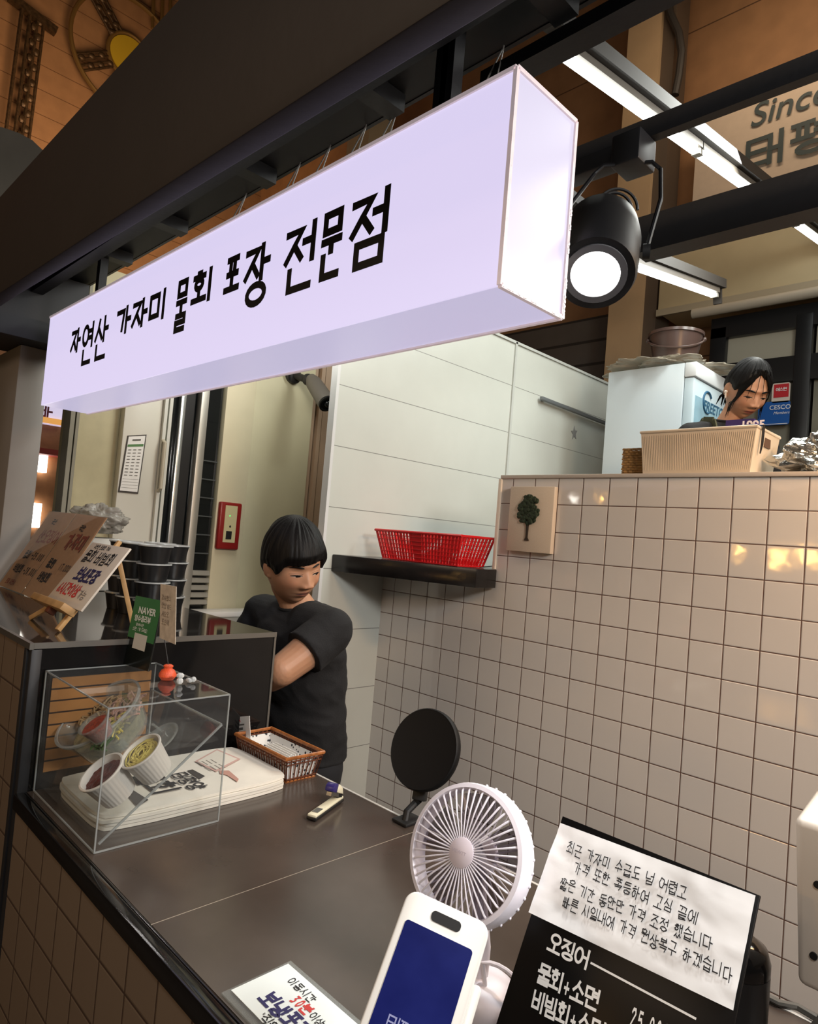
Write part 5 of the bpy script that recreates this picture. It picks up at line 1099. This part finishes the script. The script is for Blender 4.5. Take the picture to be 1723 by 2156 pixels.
for r in range(11):
    z_ = zt+.006+.0085*r; ring = []
    cs4 = [(xa, 2.13), (xb, 2.13), (xb, 2.28), (xa, 2.28)]
    for k in range(4):
        p0_, p1_ = V((*cs4[k], z_)), V((*cs4[(k+1) % 4], z_)); nn_ = (p1_-p0_).cross(Z3).normalized()
        for i in range(8): ring.append(p0_.lerp(p1_, i/8)+nn_*(.0018*(-1)**(i+r)))
    mb.tube(ring, .0045, 6, closed=True)
mb.build('weave', m_wk, wk); MB().box(xa+.002, xb-.002, 2.132, 2.278, zt+.001, zt+.006).build('base', m_wk, wk)
MB().box(xa+.003, xb-.003, 2.133, 2.277, zt+.0061, zt+.085).build('inner_lining', m_wk, wk)
fo = crumple(-.535, 2.2, zt+.052, .105, .075, .06, 5.5, .55, 56, 28).build('foil_bundle', mat('foil', H('b9bbb8'), .22, metal=.9, bump=.6, bscale=40), smooth=0)
tag(fo, 'crumpled silver foil bundle on the tiled wall at the right edge', 'foil bundle')
# stickers on the rear window
def wsign(name, label, px0, py0, px1, py1, m, Yp):
    a_, b_ = PY(px0, py0, Yp), PY(px1, py1, Yp); t = thing(name, label, 'sticker', (a_.x, Yp, b_.z))
    mb = MB(); c_ = V(((a_.x+b_.x)/2, Yp, (a_.z+b_.z)/2)); mb.prism([c_+X3*x+Z3*y for x, y in rrect(b_.x-a_.x, a_.z-b_.z, .015)], (0, .004, 0)); mb.build('panel', m, t, smooth=0); return t, a_, b_
t, a_, b_ = wsign('blue_sticker', 'blue CESCO sticker on the rear shop window right of the woman', 1598, 848, 1662, 893, mat('cesco_blue', H('1c58a8'), .3), 4.84)
mb, wd = latin('CESCO', V((a_.x+.07, 4.8385, a_.z-.055)), X3, Z3, .041, bold=.012); mb.build('lettering', mat('sticker_white', H('dfe4ea'), .5), t, smooth=0)
mb, wd = latin('Members', V((a_.x+.095, 4.8385, a_.z-.088)), X3, Z3, .026, shear=.4); mb.build('lettering', MATS['sticker_white'], t, smooth=0)
MB().box(a_.x+.01, b_.x-.01, 4.8385, 4.8395, a_.z-.155, a_.z-.151).build('line', MATS['sticker_white'], t)
t, a_, b_ = wsign('red_sticker', 'red security sticker with white Korean letters above the blue sticker', 1627, 808, 1663, 846, mat('sticker_pale', H('cfc9c2'), .4), 4.84)
MB().box(a_.x+.012, b_.x-.008, 4.8375, 4.8395, b_.z+.035, a_.z-.008).build('red_panel', mat('s1_red', H('b3202c'), .4), t)
mb = MB(); write(mb, '에스원', V((a_.x+.026, 4.8365, a_.z-.055)), X3, Z3, .022, .16, adv=1.0); mb.build('lettering', MATS['sticker_white'], t, smooth=0, weld=False)
# ------------------------------------------------------------------ people
from mathutils.bvhtree import BVHTree
def sm(a, b, x): t = min(1, max(0, (x-a)/(b-a))); return t*t*(3-2*t)
def gs(x, s): return math.exp(-(x/s)**2)
def head_mesh(mb, M, n=110, m=90, fem=False):
    """a face with brow, sockets, lids, nose, lips, chin; local +Y = forward, +Z = up"""
    vs = []; fs = []
    for i in range(m+1):
        t = math.pi*i/m
        for k in range(n):
            a = 2*math.pi*k/n; dx, dy, dz = math.sin(t)*math.sin(a), math.sin(t)*math.cos(a), math.cos(t)
            x, y, z = .0765*math.copysign(abs(dx)**.93, dx), .096*dy, .119*dz
            lo = max(0, -z/.119); x *= 1-(.34 if fem else .23)*lo**1.8
            if y < 0: y *= 1-.42*lo**1.2
            else: y *= 1-.10*sm(.3, 1, lo)
            w = sm(.15, .6, dy)
            f = 0
            if w > 0:
                ax = abs(x)
                zt_ = .014; nose = 0
                if z > -.05: 
                    p = (zt_-z)/(zt_+.030); nose = (.024 if not fem else .020)*max(0, min(1, p))**1.1 if z < zt_ else 0
                    if z < -.030: nose *= max(0, 1-((-.030-z)/.013)**2)
                    nose *= gs(x, .0100+.006*max(0, min(1, p)))
                f += nose+.0100*gs(ax-.0150, .0065)*gs(z+.033, .0075)
                f += -.0105*gs(ax-.032, .018)*gs(z-.007, .013)+.0060*gs(ax-.032, .014)*gs(z-.001, .0085)
                f += .0045*gs(z-.028, .008)*sm(.06, .02, ax)+.007*gs(ax-.043, .02)*gs(z+.028, .02)
                f += .0065*gs(x, .018)*gs(z+.0585, .0048)+.0075*gs(x, .016)*gs(z+.0695, .0058)-.0045*gs(x, .022)*gs(z+.0637, .0018)
                f += .006*gs(x, .02)*gs(z+.1, .014)-.0035*gs(x, .018)*gs(z+.083, .006)
            vs.append(M @ V((x, y+f*w, z)))
    for i in range(m):
        for k in range(n): fs.append((i*n+k, (i+1)*n+k, (i+1)*n+(k+1) % n, i*n+(k+1) % n))
    mb.add(vs, fs)
    R3 = M.to_3x3()
    for s in (-1, 1):
        mb.ball(M @ V((s*.0755, -.008, -.005)), .009, .019, .030, 14, 10, rot=R3 @ Matrix.Rotation(s*.35, 3, 'Z'))
        mb.ball(M @ V((s*.073, -.002, -.026)), .008, .010, .010, 10, 8, rot=R3)
def frame(c, fwd, up):
    f = V(fwd).normalized(); u = V(up); u = (u-f*u.dot(f)).normalized(); r = f.cross(u)
    M = Matrix((r, f, u)).transposed().to_4x4(); M.translation = c; return M
def voxel(mb, name, size, smooth=4, fac=.5):
    me = mb.mesh(name, weld=False); o = bpy.data.objects.new('tmp', me); COL.objects.link(o)
    r = o.modifiers.new('r', 'REMESH'); r.mode = 'VOXEL'; r.voxel_size = size; r.adaptivity = 0
    if smooth: s_ = o.modifiers.new('s', 'SMOOTH'); s_.iterations = smooth; s_.factor = fac
    out = bpy.data.meshes.new_from_object(o.evaluated_get(bpy.context.evaluated_depsgraph_get()))
    bpy.data.objects.remove(o); out.name = name; return out
def shift(me, off):
    me.transform(Matrix.Translation(-off)); return me
def hand(mb, wrist, d, palm_n, side):
    """palm, four unequal curled fingers and a thumb from the side of the palm"""
    d = V(d).normalized(); n = V(palm_n); n = (n-d*n.dot(d)).normalized(); s = d.cross(n)*side
    c = V(wrist)
    for t in (-.026, -.009, .009, .025): mb.cone(c+d*.012+s*t*.7, .014, c+d*.082+s*t, .0115, 12)
    for t, L in ((-.030, .070), (-.010, .080), (.010, .076), (.029, .060)):
        p = c+d*.086+s*t; q = p
        for i, (a, l, r) in enumerate(((.35, .45, .0088), (.85, .32, .0080), (1.3, .23, .0072))):
            e = q+(d*math.cos(a)+n*math.sin(a))*L*l; mb.cone(q, r, e, r*.92, 10); q = e
    p = c+d*.025-s*.03; e = p+(d*.6-s*.6+n*.4).normalized()*.045; mb.cone(p, .013, e, .0095, 10); mb.cone(e, .0092, e+(d*.85-s*.1+n*.5).normalized()*.030, .0078, 10)
def limb(mb, pts, rs, n=18):
    for i in range(len(pts)-1): mb.cone(pts[i], rs[i], pts[i+1], rs[i+1], n)
SK = attr_mat('skin', .5, sss=.12, bump=.03, bscale=350)
def paint(me, M, skin, lip, off, fem=False):
    at = me.color_attributes.new('tint', 'FLOAT_COLOR', 'POINT'); Mi = M.inverted(); d = np.zeros((len(me.vertices), 4), 'f'); d[:] = (*skin, 1)
    for i, v in enumerate(me.vertices):
        q = Mi @ (v.co+off)
        if q.y > .03 and abs(q.x) < .07 and -.12 < q.z < .1:
            k = max(gs(q.x, .021)*gs(q.z+.064, .0105), 0)*1.0
            k = sm(.25, .7, k); c = [skin[j]*(1-k)+lip[j]*k for j in range(3)]
            dk = gs(q.x, .023)*gs(q.z+.0637, .0026)*.75
            ns = gs(abs(q.x)-.007, .004)*gs(q.z+.0415, .0035)*.6
            ck = .10*gs(abs(q.x)-.045, .022)*gs(q.z+.025, .02)
            c = [c[0]*(1-dk-ns), c[1]*(1-dk-ns)*(1-ck), c[2]*(1-dk-ns)*(1-ck)]
            d[i, :3] = c
    at.data.foreach_set('color', d.ravel())
def hair_shell(M, hl, thick, n=180, m=46, seed=1, wave=.006, part=None):
    """closed cap of hair: hl(azimuth) = lowest z at that azimuth (0 = front, +-pi = back)"""
    mb = MB(); outer = []; inner = []
    for i in range(m+1):
        for k in range(n):
            a = -math.pi+2*math.pi*k/n; zl = hl(a); zl_ang = math.acos(max(-1, min(1, zl/.119)))
            t = zl_ang*i/m; dx, dy, dz = math.sin(t)*math.sin(a), math.sin(t)*math.cos(a), math.cos(t)
            st = noise.noise(V((a*9, seed, t*.9)))+.6*noise.noise(V((a*24, seed+3, t*1.3)))
            e = i/m; th = thick(a, dz)*(1-.55*sm(.88, 1, e)); st *= sm(.0, .45, e)
            rr = 1+(th+wave*st)/.1
            lo = max(0, -dz); sxx = 1-.25*lo**1.4
            outer.append(M @ V((.0765*dx*rr*sxx, .096*dy*rr*(1-.3*lo if dy < 0 else 1), .119*dz*rr+(.0 if e < .9 else -.0012*(1+math.sin(a*31+seed))*(e-.9)*10))))
            inner.append(M @ V((.0765*dx*.97*sxx, .096*dy*.97, .119*dz*.97)))
    vs = outer+inner; N = (m+1)*n; fs = []
    for i in range(m):
        for k in range(n):
            a_, b_, c_, d_ = i*n+k, i*n+(k+1) % n, (i+1)*n+(k+1) % n, (i+1)*n+k
            fs += [(a_, b_, c_, d_), (N+a_, N+d_, N+c_, N+b_)]
    for k in range(n): fs.append((m*n+k, m*n+(k+1) % n, N+m*n+(k+1) % n, N+m*n+k))
    return mb.add(vs, fs)
def hair_mat(name, c):
    m = mat(name, c, .55, spec=.22); nt = m.node_tree
    g = nt.nodes.new('ShaderNodeTexCoord'); mp = nt.nodes.new('ShaderNodeMapping'); mp.inputs['Scale'].default_value = (260, 260, 14); nt.links.new(g.outputs['Object'], mp.inputs[0])
    n_ = nt.nodes.new('ShaderNodeTexNoise'); n_.inputs['Scale'].default_value = 1; nt.links.new(mp.outputs[0], n_.inputs['Vector'])
    b_ = nt.nodes.new('ShaderNodeBump'); b_.inputs['Strength'].default_value = .4; b_.inputs['Distance'].default_value = .003; nt.links.new(n_.outputs['Fac'], b_.inputs['Height']); nt.links.new(b_.outputs[0], nt.nodes['Principled BSDF'].inputs['Normal'])
    return m
m_hair = hair_mat('black_hair', H('090808'))
m_tee = mat('black_tshirt', H('0e0e11'), .9, bump=.15, bscale=220, noise_amt=.08, nscale=10)
m_pants = mat('black_trousers', H('14151a'), .85, noise_amt=.1)
m_shoe = mat('shoe_black', H('151515'), .5)
def face_parts(M, root, hit, look=.0, fem=False):
    def fp(x, z, o=.0): return hit(x, z, o)
    U = np.linspace(0, 1, 11)
    m_iris = mat('iris_dark', H('140c09'), .15); m_eye = mat('eye_white', H('b59f90'), .3)
    for s in (-1, 1):
        X_ = lambda u: s*(.0165+.031*u)
        up = lambda u: .0002+(.0016 if not fem else .0016)*math.sin(math.pi*(.08+.9*u))-.0015*u; dn = lambda u: -.0012-.0022*math.sin(math.pi*u)-.0010*u
        MB().tube([fp(s*(.014+.036*u), .0235+.0055*math.sin(u*2.3)-.006*u*u, .0009) for u in U], [.0014, .0024, .003, .0033, .0033, .0031, .0029, .0025, .002, .0014, .0007], 6).build('eyebrow', m_hair, root)
        MB().add([fp(X_(u), up(u), .0006) for u in U]+[fp(X_(u), dn(u), .0006) for u in U], [(k, k+1, 12+k, 11+k) for k in range(10)]).build('eye', m_eye, root)
        W_ = [min(1, max(0, .30+look*s+.42*k/6)) for k in range(7)]
        MB().add([fp(X_(u), up(u), .0010) for u in W_]+[fp(X_(u), dn(u)+.0002, .0010) for u in W_], [(k, k+1, 8+k, 7+k) for k in range(6)]).build('iris', m_iris, root)
        MB().tube([fp(X_(u), up(u), .0010) for u in U], [.0007, .0012, .0016, .0019, .0020, .0020, .0020, .0019, .0017, .0013, .0007], 6).build('eyelash', m_hair, root)
        MB().tube([fp(s*(.0145+.036*u), up(u)+.0042, .0001) for u in U], .0005, 5).build('eyelid_crease', mat('lid_crease', H('5f3d2c'), .6), root)
        MB().ball(fp(s*.0068, -.0385, -.0006), .0030, .0024, .0018, 8, 6, rot=M.to_3x3().normalized()).build('nostril', mat('nostril_dark', H('3a1f16'), .7), root)
    MB().tube([fp(x, -.0636-.0016*abs(x)/.02+.0008*math.cos(x*300), .0001) for x in np.linspace(-.0225, .0225, 13)], [.0004]+[.0010]*11+[.0004], 6).build('mouth_line', mat('mouth_dark', H('4a2018'), .6), root)
def person(name, label, P, M, skin, lip, hair_fn, fem=False):
    root = thing(name, label, 'person', P['base'])
    off = V(P['base'])
    mb = MB(); head_mesh(mb, M, fem=fem)
    ch = P['chest']; nk = M @ V((0, -.028, -.075)); wx, wy = P['wx'], P['wy']
    limb(mb, [ch+V((0, 0, .055)), nk.lerp(ch+V((0, 0, .055)), .45), nk], [.060, .050, .050] if not fem else [.05, .043, .043], 22)
    pe = P['pelvis']; sp = [pe.lerp(ch, t) for t in (0, .2, .4, .6, .8, 1)]; k = .9 if fem else 1
    mb.loft([(pe-V((0, 0, .12)), .10*k, .085*k, wx, wy), (sp[0], .155*k, .105*k, wx, wy), (sp[1], .15*k, .105*k, wx, wy), (sp[2], .142*k, .105*k, wx, wy), (sp[3], .155*k, .115*k, wx, wy), (sp[4], .165*k, .112*k, wx, wy), (sp[5], .15*k, .085*k, wx, wy), (ch+V((0, 0, .055)), .085*k, .06*k, wx, wy)], 36)
    for S_, E_, W_, hd, pn, sd in P['arms']:
        limb(mb, [ch+(S_-ch)*.45, S_, E_, E_.lerp(W_, .25), W_], [.075*k, .062*k, .047*k, .050*k, .031*k], 20); hand(mb, W_, hd, pn, sd)
    for s in (-1, 1):
        h_ = pe+wx*.085*s-V((0, 0, .05)); kn = V((h_.x, h_.y, 0))+wy*-.02; fl_ = P['base'][2]
        limb(mb, [h_, V((h_.x+wy.x*.02, h_.y+wy.y*.02, fl_+.48)), V((h_.x, h_.y, fl_+.07))], [.085*k, .058*k, .04*k], 18)
    me = shift(voxel(mb, 'body', .0027, 1, .5), off); paint(me, M, skin, lip, off, fem); link('body', me, SK, root, 180)
    bvh = BVHTree.FromPolygons([v.co+off for v in me.vertices], [tuple(p.vertices) for p in me.polygons]); fdir_ = (M.to_3x3() @ V((0, 1, 0))).normalized()
    def hit(x, z, o=0):
        h_ = bvh.ray_cast(M @ V((x, .25, z)), -fdir_, .4)[0]
        return (h_ if h_ is not None else M @ V((x, .08, z)))+fdir_*o
    # shirt
    mb = MB()
    secs = [(sp[0]-V((0, 0, .04)), .178*k, .135*k, wx, wy), (sp[0]+V((0, 0, .03)), .178*k, .135*k, wx, wy), (sp[1], .172*k, .132*k, wx, wy), (sp[2], .168*k, .130*k, wx, wy), (sp[3], .175*k, .135*k, wx, wy), (sp[4], .185*k, .130*k, wx, wy), (sp[5]+V((0, 0, .012)), .165*k, .100*k, wx, wy), (ch+V((0, 0, .044)), .105*k, .078*k, wx, wy), (ch+V((0, 0, .064)), .070*k, .064*k, wx, wy)]
    mb.loft(secs, 40)
    for S_, E_, W_, hd, pn, sd in P['arms']:
        e = S_.lerp(E_, P['sleeve']); limb(mb, [ch+(S_-ch)*.4, S_+V((0, 0, .004)), S_.lerp(e, .45)], [.090*k, .074*k, .074*k], 22); mb.tube([S_.lerp(e, .15), S_.lerp(e, .6), e], [.070*k, .077*k, .079*k], 24)
        if P.get('forearm_sleeve'): limb(mb, [E_, W_], [.06, .045], 18)
    me = voxel(mb, 't_shirt', .0055, 5, .5); me2 = me
    vn = [v.normal.copy() for v in me.vertices]
    for v, n_ in zip(me.vertices, vn):
        q = v.co; w_ = noise.noise(V((q.x*9, q.y*9, q.z*5)))*.006+noise.noise(V((q.x*5+q.z*11, q.y*5-q.z*9, q.z*6)))*.008+abs(noise.noise(V((q.x*16+q.z*20, q.y*16, q.z*12))))*-.006
        v.co = q+n_*w_
    link('t_shirt', shift(me, off), m_tee, root, 180)
    cc_ = ch+V((0, 0, .066))+ (nk-ch).normalized()*.004; MB().tube([cc_+wx*.066*k*math.cos(t)+wy*.060*k*math.sin(t)+V((0, 0, -.012*math.sin(t))) for t in np.linspace(0, 2*math.pi, 37)[:-1]], .0075, 8, closed=True).build('collar', m_tee, root)
    mb = MB(); fl_ = P['base'][2]
    mb.loft([(pe-V((0, 0, .13)), .15*k, .12*k, wx, wy), (pe-V((0, 0, .02)), .165*k, .122*k, wx, wy), (pe+V((0, 0, .04)), .158*k, .115*k, wx, wy)], 30)
    for s in (-1, 1):
        h_ = pe+wx*.085*s-V((0, 0, .06)); limb(mb, [h_, V((h_.x+wy.x*.02, h_.y+wy.y*.02, fl_+.48)), V((h_.x, h_.y, fl_+.10))], [.096*k, .074*k, .058*k], 18)
    link('trousers', shift(voxel(mb, 'trousers', .009, 3), off), m_pants, root, 180)
    for s in (-1, 1):
        h_ = pe+wx*.085*s; mb = MB(); b_ = V((h_.x, h_.y, fl_+.042)); mb.ball(b_+wy*.05, .045, .13, .04, 20, 12, rot=Matrix((wx, wy, Z3)).transposed()).cone(b_, .05, b_+Z3*.05, .045)
        for i_, v_ in enumerate(mb.v): v_.z = max(v_.z, fl_+.003)
        mb.build('shoe', m_shoe, root)
    face_parts(M, root, hit, P.get('look', 0), fem=fem); hair_fn(M, root, hit)
    return root
# man at the counter
hc = PD(616, 1188, 2.17)
tc3 = (EYE-hc); tc3.z = 0; tc3.normalize(); rt3 = V((CR.x, CR.y, 0)).normalized()
fw = tc3*math.cos(math.radians(34))+rt3*math.sin(math.radians(34)); fw = (fw*math.cos(math.radians(17))-Z3*math.sin(math.radians(17)))
MM = frame(hc, fw, Z3*1.0-rt3*.20)
MM = MM @ Matrix.Scale(1.07, 4)
def man_hair(M, root, hit):
    def hl(a):
        d = abs(a)
        if d < .75: return .034-.008*a
        if d < 1.15: return .034-.006*math.copysign(1, a)+(-.005-.034+.006*math.copysign(1, a))*sm(.75, 1.15, d)
        if d < 1.75: return -.005+.012*math.sin((d-1.15)/.6*math.pi)
        return -.005-.055*sm(1.75, 2.5, d)
    th = lambda a, dz: .024+.004*sm(.3, 1, dz)+.007*sm(1.3, .6, abs(a))*sm(.9, .3, dz)-.006*sm(.55, .0, dz)*sm(1.0, 1.6, abs(a))
    hair_shell(M, hl, th, seed=2, wave=.0032).build('hair', m_hair, root, smooth=180)
Pm = dict(base=(-1.84, 1.40, 0), pelvis=V((-1.845, 1.405, .90)), chest=V((-1.835, 1.35, 1.282)), wx=V((1, .06, 0)).normalized(), wy=V((.06, -1, 0)).normalized(), sleeve=.60, look=-.12,
          arms=[(V((-1.655, 1.345, 1.292)), V((-1.653, 1.172, 1.188)), V((-1.895, 1.185, 1.085)), V((-1, -.05, -.2)), V((0, .2, -1)), 1),
                (V((-2.02, 1.335, 1.297)), V((-2.085, 1.255, 1.06)), V((-1.985, 1.17, 1.00)), V((.5, -.2, -.3)), V((0, .2, -1)), -1)])
person('person', 'man in a black t-shirt leaning over behind the counter, looking down to his left', Pm, MM, H('b08264'), H('96604f'), man_hair)
# woman in the kitchen
hw = PD(1572, 822, 2.72)
tc3 = (EYE-hw); tc3.z = 0; tc3.normalize()
fw = tc3*math.cos(math.radians(26))+rt3*math.sin(math.radians(26)); fw = fw*math.cos(math.radians(27))-Z3*math.sin(math.radians(27))
MW = frame(hw, fw, Z3-rt3*.0) @ Matrix.Scale(.97, 4)
def woman_hair(M, root, hit):
    def hl(a):
        d = abs(a)
        if d < .35: return .086-.014*sm(0, .35, d)
        if d < 1.2: return .072-.062*sm(.35, 1.2, d)
        if d < 1.9: return .010+.016*math.sin((d-1.2)/.7*math.pi)
        return .010-.065*sm(1.9, 2.6, d)
    hair_shell(M, hl, lambda a, dz: .013+.004*sm(.3, 1, dz), seed=5, wave=.004).build('hair', m_hair, root, smooth=180)
    mb = MB()
    R3 = M.to_3x3(); mb.ball(M @ V((0, -.115, -.035)), .030, .030, .036, 16, 12, rot=R3)
    for k in range(14):
        x = random.uniform(-.02, .02); mb.tube([M @ V((x, -.12, -.05)), M @ V((x*1.6, -.135, -.08)), M @ V((x*2.2, -.125+random.uniform(-.02, .02), -.115))], [.006, .005, .001], 6)
    mb.build('hair_bun', m_hair, root)
    mb = MB()
    for s in (-1, 1):
        for k in range(9):
            u = k/8; r_ = random.random()
            mb.tube([M @ V((s*(.008+.03*u), .070-.02*u, .112-.012*u)), hit(s*(.030+.024*u), .066-.01*u, .012), hit(s*(.050+.014*u), .030, .010), hit(s*(.060+.006*u), -.005, .010), hit(s*.063, -.035-.02*r_, .012), M @ V((s*(.066+.006*r_), .055-.02*u, -.075-.04*r_))], [.0032, .0030, .0026, .0022, .0016, .0005], 5)
        for k in range(3): x0_ = s*(.006+.012*k); mb.tube([M @ V((x0_, .072, .108)), hit(x0_*1.7, .070, .009), hit(x0_*1.9, .042, .008), hit(x0_*1.9+s*.004, .018, .010), hit(x0_*1.8+s*.006, -.004-.01*k, .012)], [.0016, .0013, .0011, .0009, .0004], 4)
    mb.build('loose_strands', m_hair, root)
    q = M @ V((.086, .006, -.012)); mb = MB(); mb.ball(q, .007, n=10, m=8); mb.tube([q, M @ V((.086, .018, -.034))], .0035, 8); mb.build('earbud', m_white, root)
cw = hw-fw*.10; cw = V((cw.x, cw.y, 2.125))-rt3*.03
fdir = V((fw.x, fw.y, 0)).normalized(); wxx = V((fdir.y, -fdir.x, 0)); 
Pw = dict(base=(cw.x-fdir.x*.03, cw.y-fdir.y*.03, .652), pelvis=V((cw.x-fdir.x*.05, cw.y-fdir.y*.05, 1.60)), chest=cw, wx=wxx, wy=fdir, sleeve=.6,
          arms=[(cw+wxx*.155+V((0, 0, -.02)), cw+wxx*.19+fdir*.06-Z3*.27, cw+wxx*.05+fdir*.26-Z3*.28, fdir-wxx*.3, -Z3, 1), (cw-wxx*.155+V((0, 0, -.02)), cw-wxx*.19+fdir*.06-Z3*.27, cw-wxx*.05+fdir*.26-Z3*.28, fdir+wxx*.3, -Z3, -1)])
pw = person('person', 'woman with tied back dark hair and a white earbud looking down behind the cream basket', Pw, MW, H('b98c70'), H('a8645c'), woman_hair, True)
mb = MB()
for s in (1,):
    pts = [cw+wxx*.085*s+fdir*.115+V((0, 0, -.16)), cw+wxx*.088*s+fdir*.105+V((0, 0, -.04)), cw+wxx*.09*s+fdir*.055+V((0, 0, .056)), cw+wxx*.092*s-fdir*.02+V((0, 0, .070)), cw+wxx*.09*s-fdir*.09+V((0, 0, .03))]
    for i in range(len(pts)-1): mb.bar(pts[i], pts[i+1], .034, .006, wxx)
mb.build('apron_strap', mat('strap_olive', H('4a4a30'), .8), pw)
# ------------------------------------------------------------------ small pieces that belong to one part of a thing
SUBS = {'lightbox_sign': {'front_panel': ['lettering'], 'end_panel': ['glue_bead']}, 'spotlight': {'housing': ['lens', 'bezel']}, 'tube_lamp': {'tube': ['end_cap']},
        'display_fridge': {'glass': ['sticker', 'shelf_edge'], 'door_jamb': ['handle']}, 'fire_alarm_box': {'faceplate': ['button', 'jack', 'pilot_lamp']}, 'wall_calendar': {'sheet': ['band', 'print']},
        'shop_sign': {'sign_board': ['lettering']}, 'shop_window': {'window_frame': ['pane']}, 'upright_fridge': {'door': ['door_print', 'lettering', 'swoosh']}, 'payment_terminal': {'screen': ['screen_lettering'], 'body': ['camera_slot']},
        'menu_board': {'board': ['lettering']}, 'paper_note': {'sheet': ['handwriting']}, 'table_easel': {'board': ['handwriting']}, 'review_stand': {'panel': ['lettering', 'blank_label', 'green_print']}, 'notice_card': {'card': ['handwriting']},
        'cloth_bag': {'cloth': ['brush_lettering', 'print_block', 'label_border', 'label_patch', 'label_print', 'motif']}, 'stapler': {'top_arm': ['cap', 'magazine'], 'base': ['anvil']}, 'desk_fan': {'front_grille': ['hub_cap', 'hub_lettering'], 'motor': ['blade']},
        'security_camera': {'housing': ['lens_hood', 'lens']}, 'person': {'body': ['eyebrow', 'eye', 'iris', 'eyelash', 'eyelid_crease', 'nostril', 'mouth_line'], 't_shirt': ['collar', 'apron_strap'], 'hair': ['loose_strands', 'hair_bun']},
        'bucket': {'pail': ['handle_lug']}, 'white_basket': {'tub': ['ribbing', 'grip_hole']}, 'blue_sticker': {'panel': ['lettering', 'line']}, 'red_sticker': {'panel': ['red_panel', 'lettering']}, 'snack_pack': {'box': ['lettering']}, 'ticket': {'paper': ['print', 'emblem']},
        'card_clip_stand': {'note_card': ['handwriting']}, 'white_carton': {'carton': ['label']}, 'white_device': {'housing': ['screw']}, 'towel_rail': {'bar': ['bracket']}, 'wheel_ornament': {'hub_ring': ['hub_disc']}, 'market_stall_front': {'sign_box': ['lettering', 'sign_edge']}}
for o in list(COL.objects):
    nm = o.name.split('.')[0]
    if o.parent is None and nm in SUBS:
        kids = list(o.children)
        for part, subs in SUBS[nm].items():
            p = next((c for c in kids if c.name.split('.')[0] == part), None)
            if p:
                for c in kids:
                    if c is not p and c.name.split('.')[0] in subs: c.parent = p
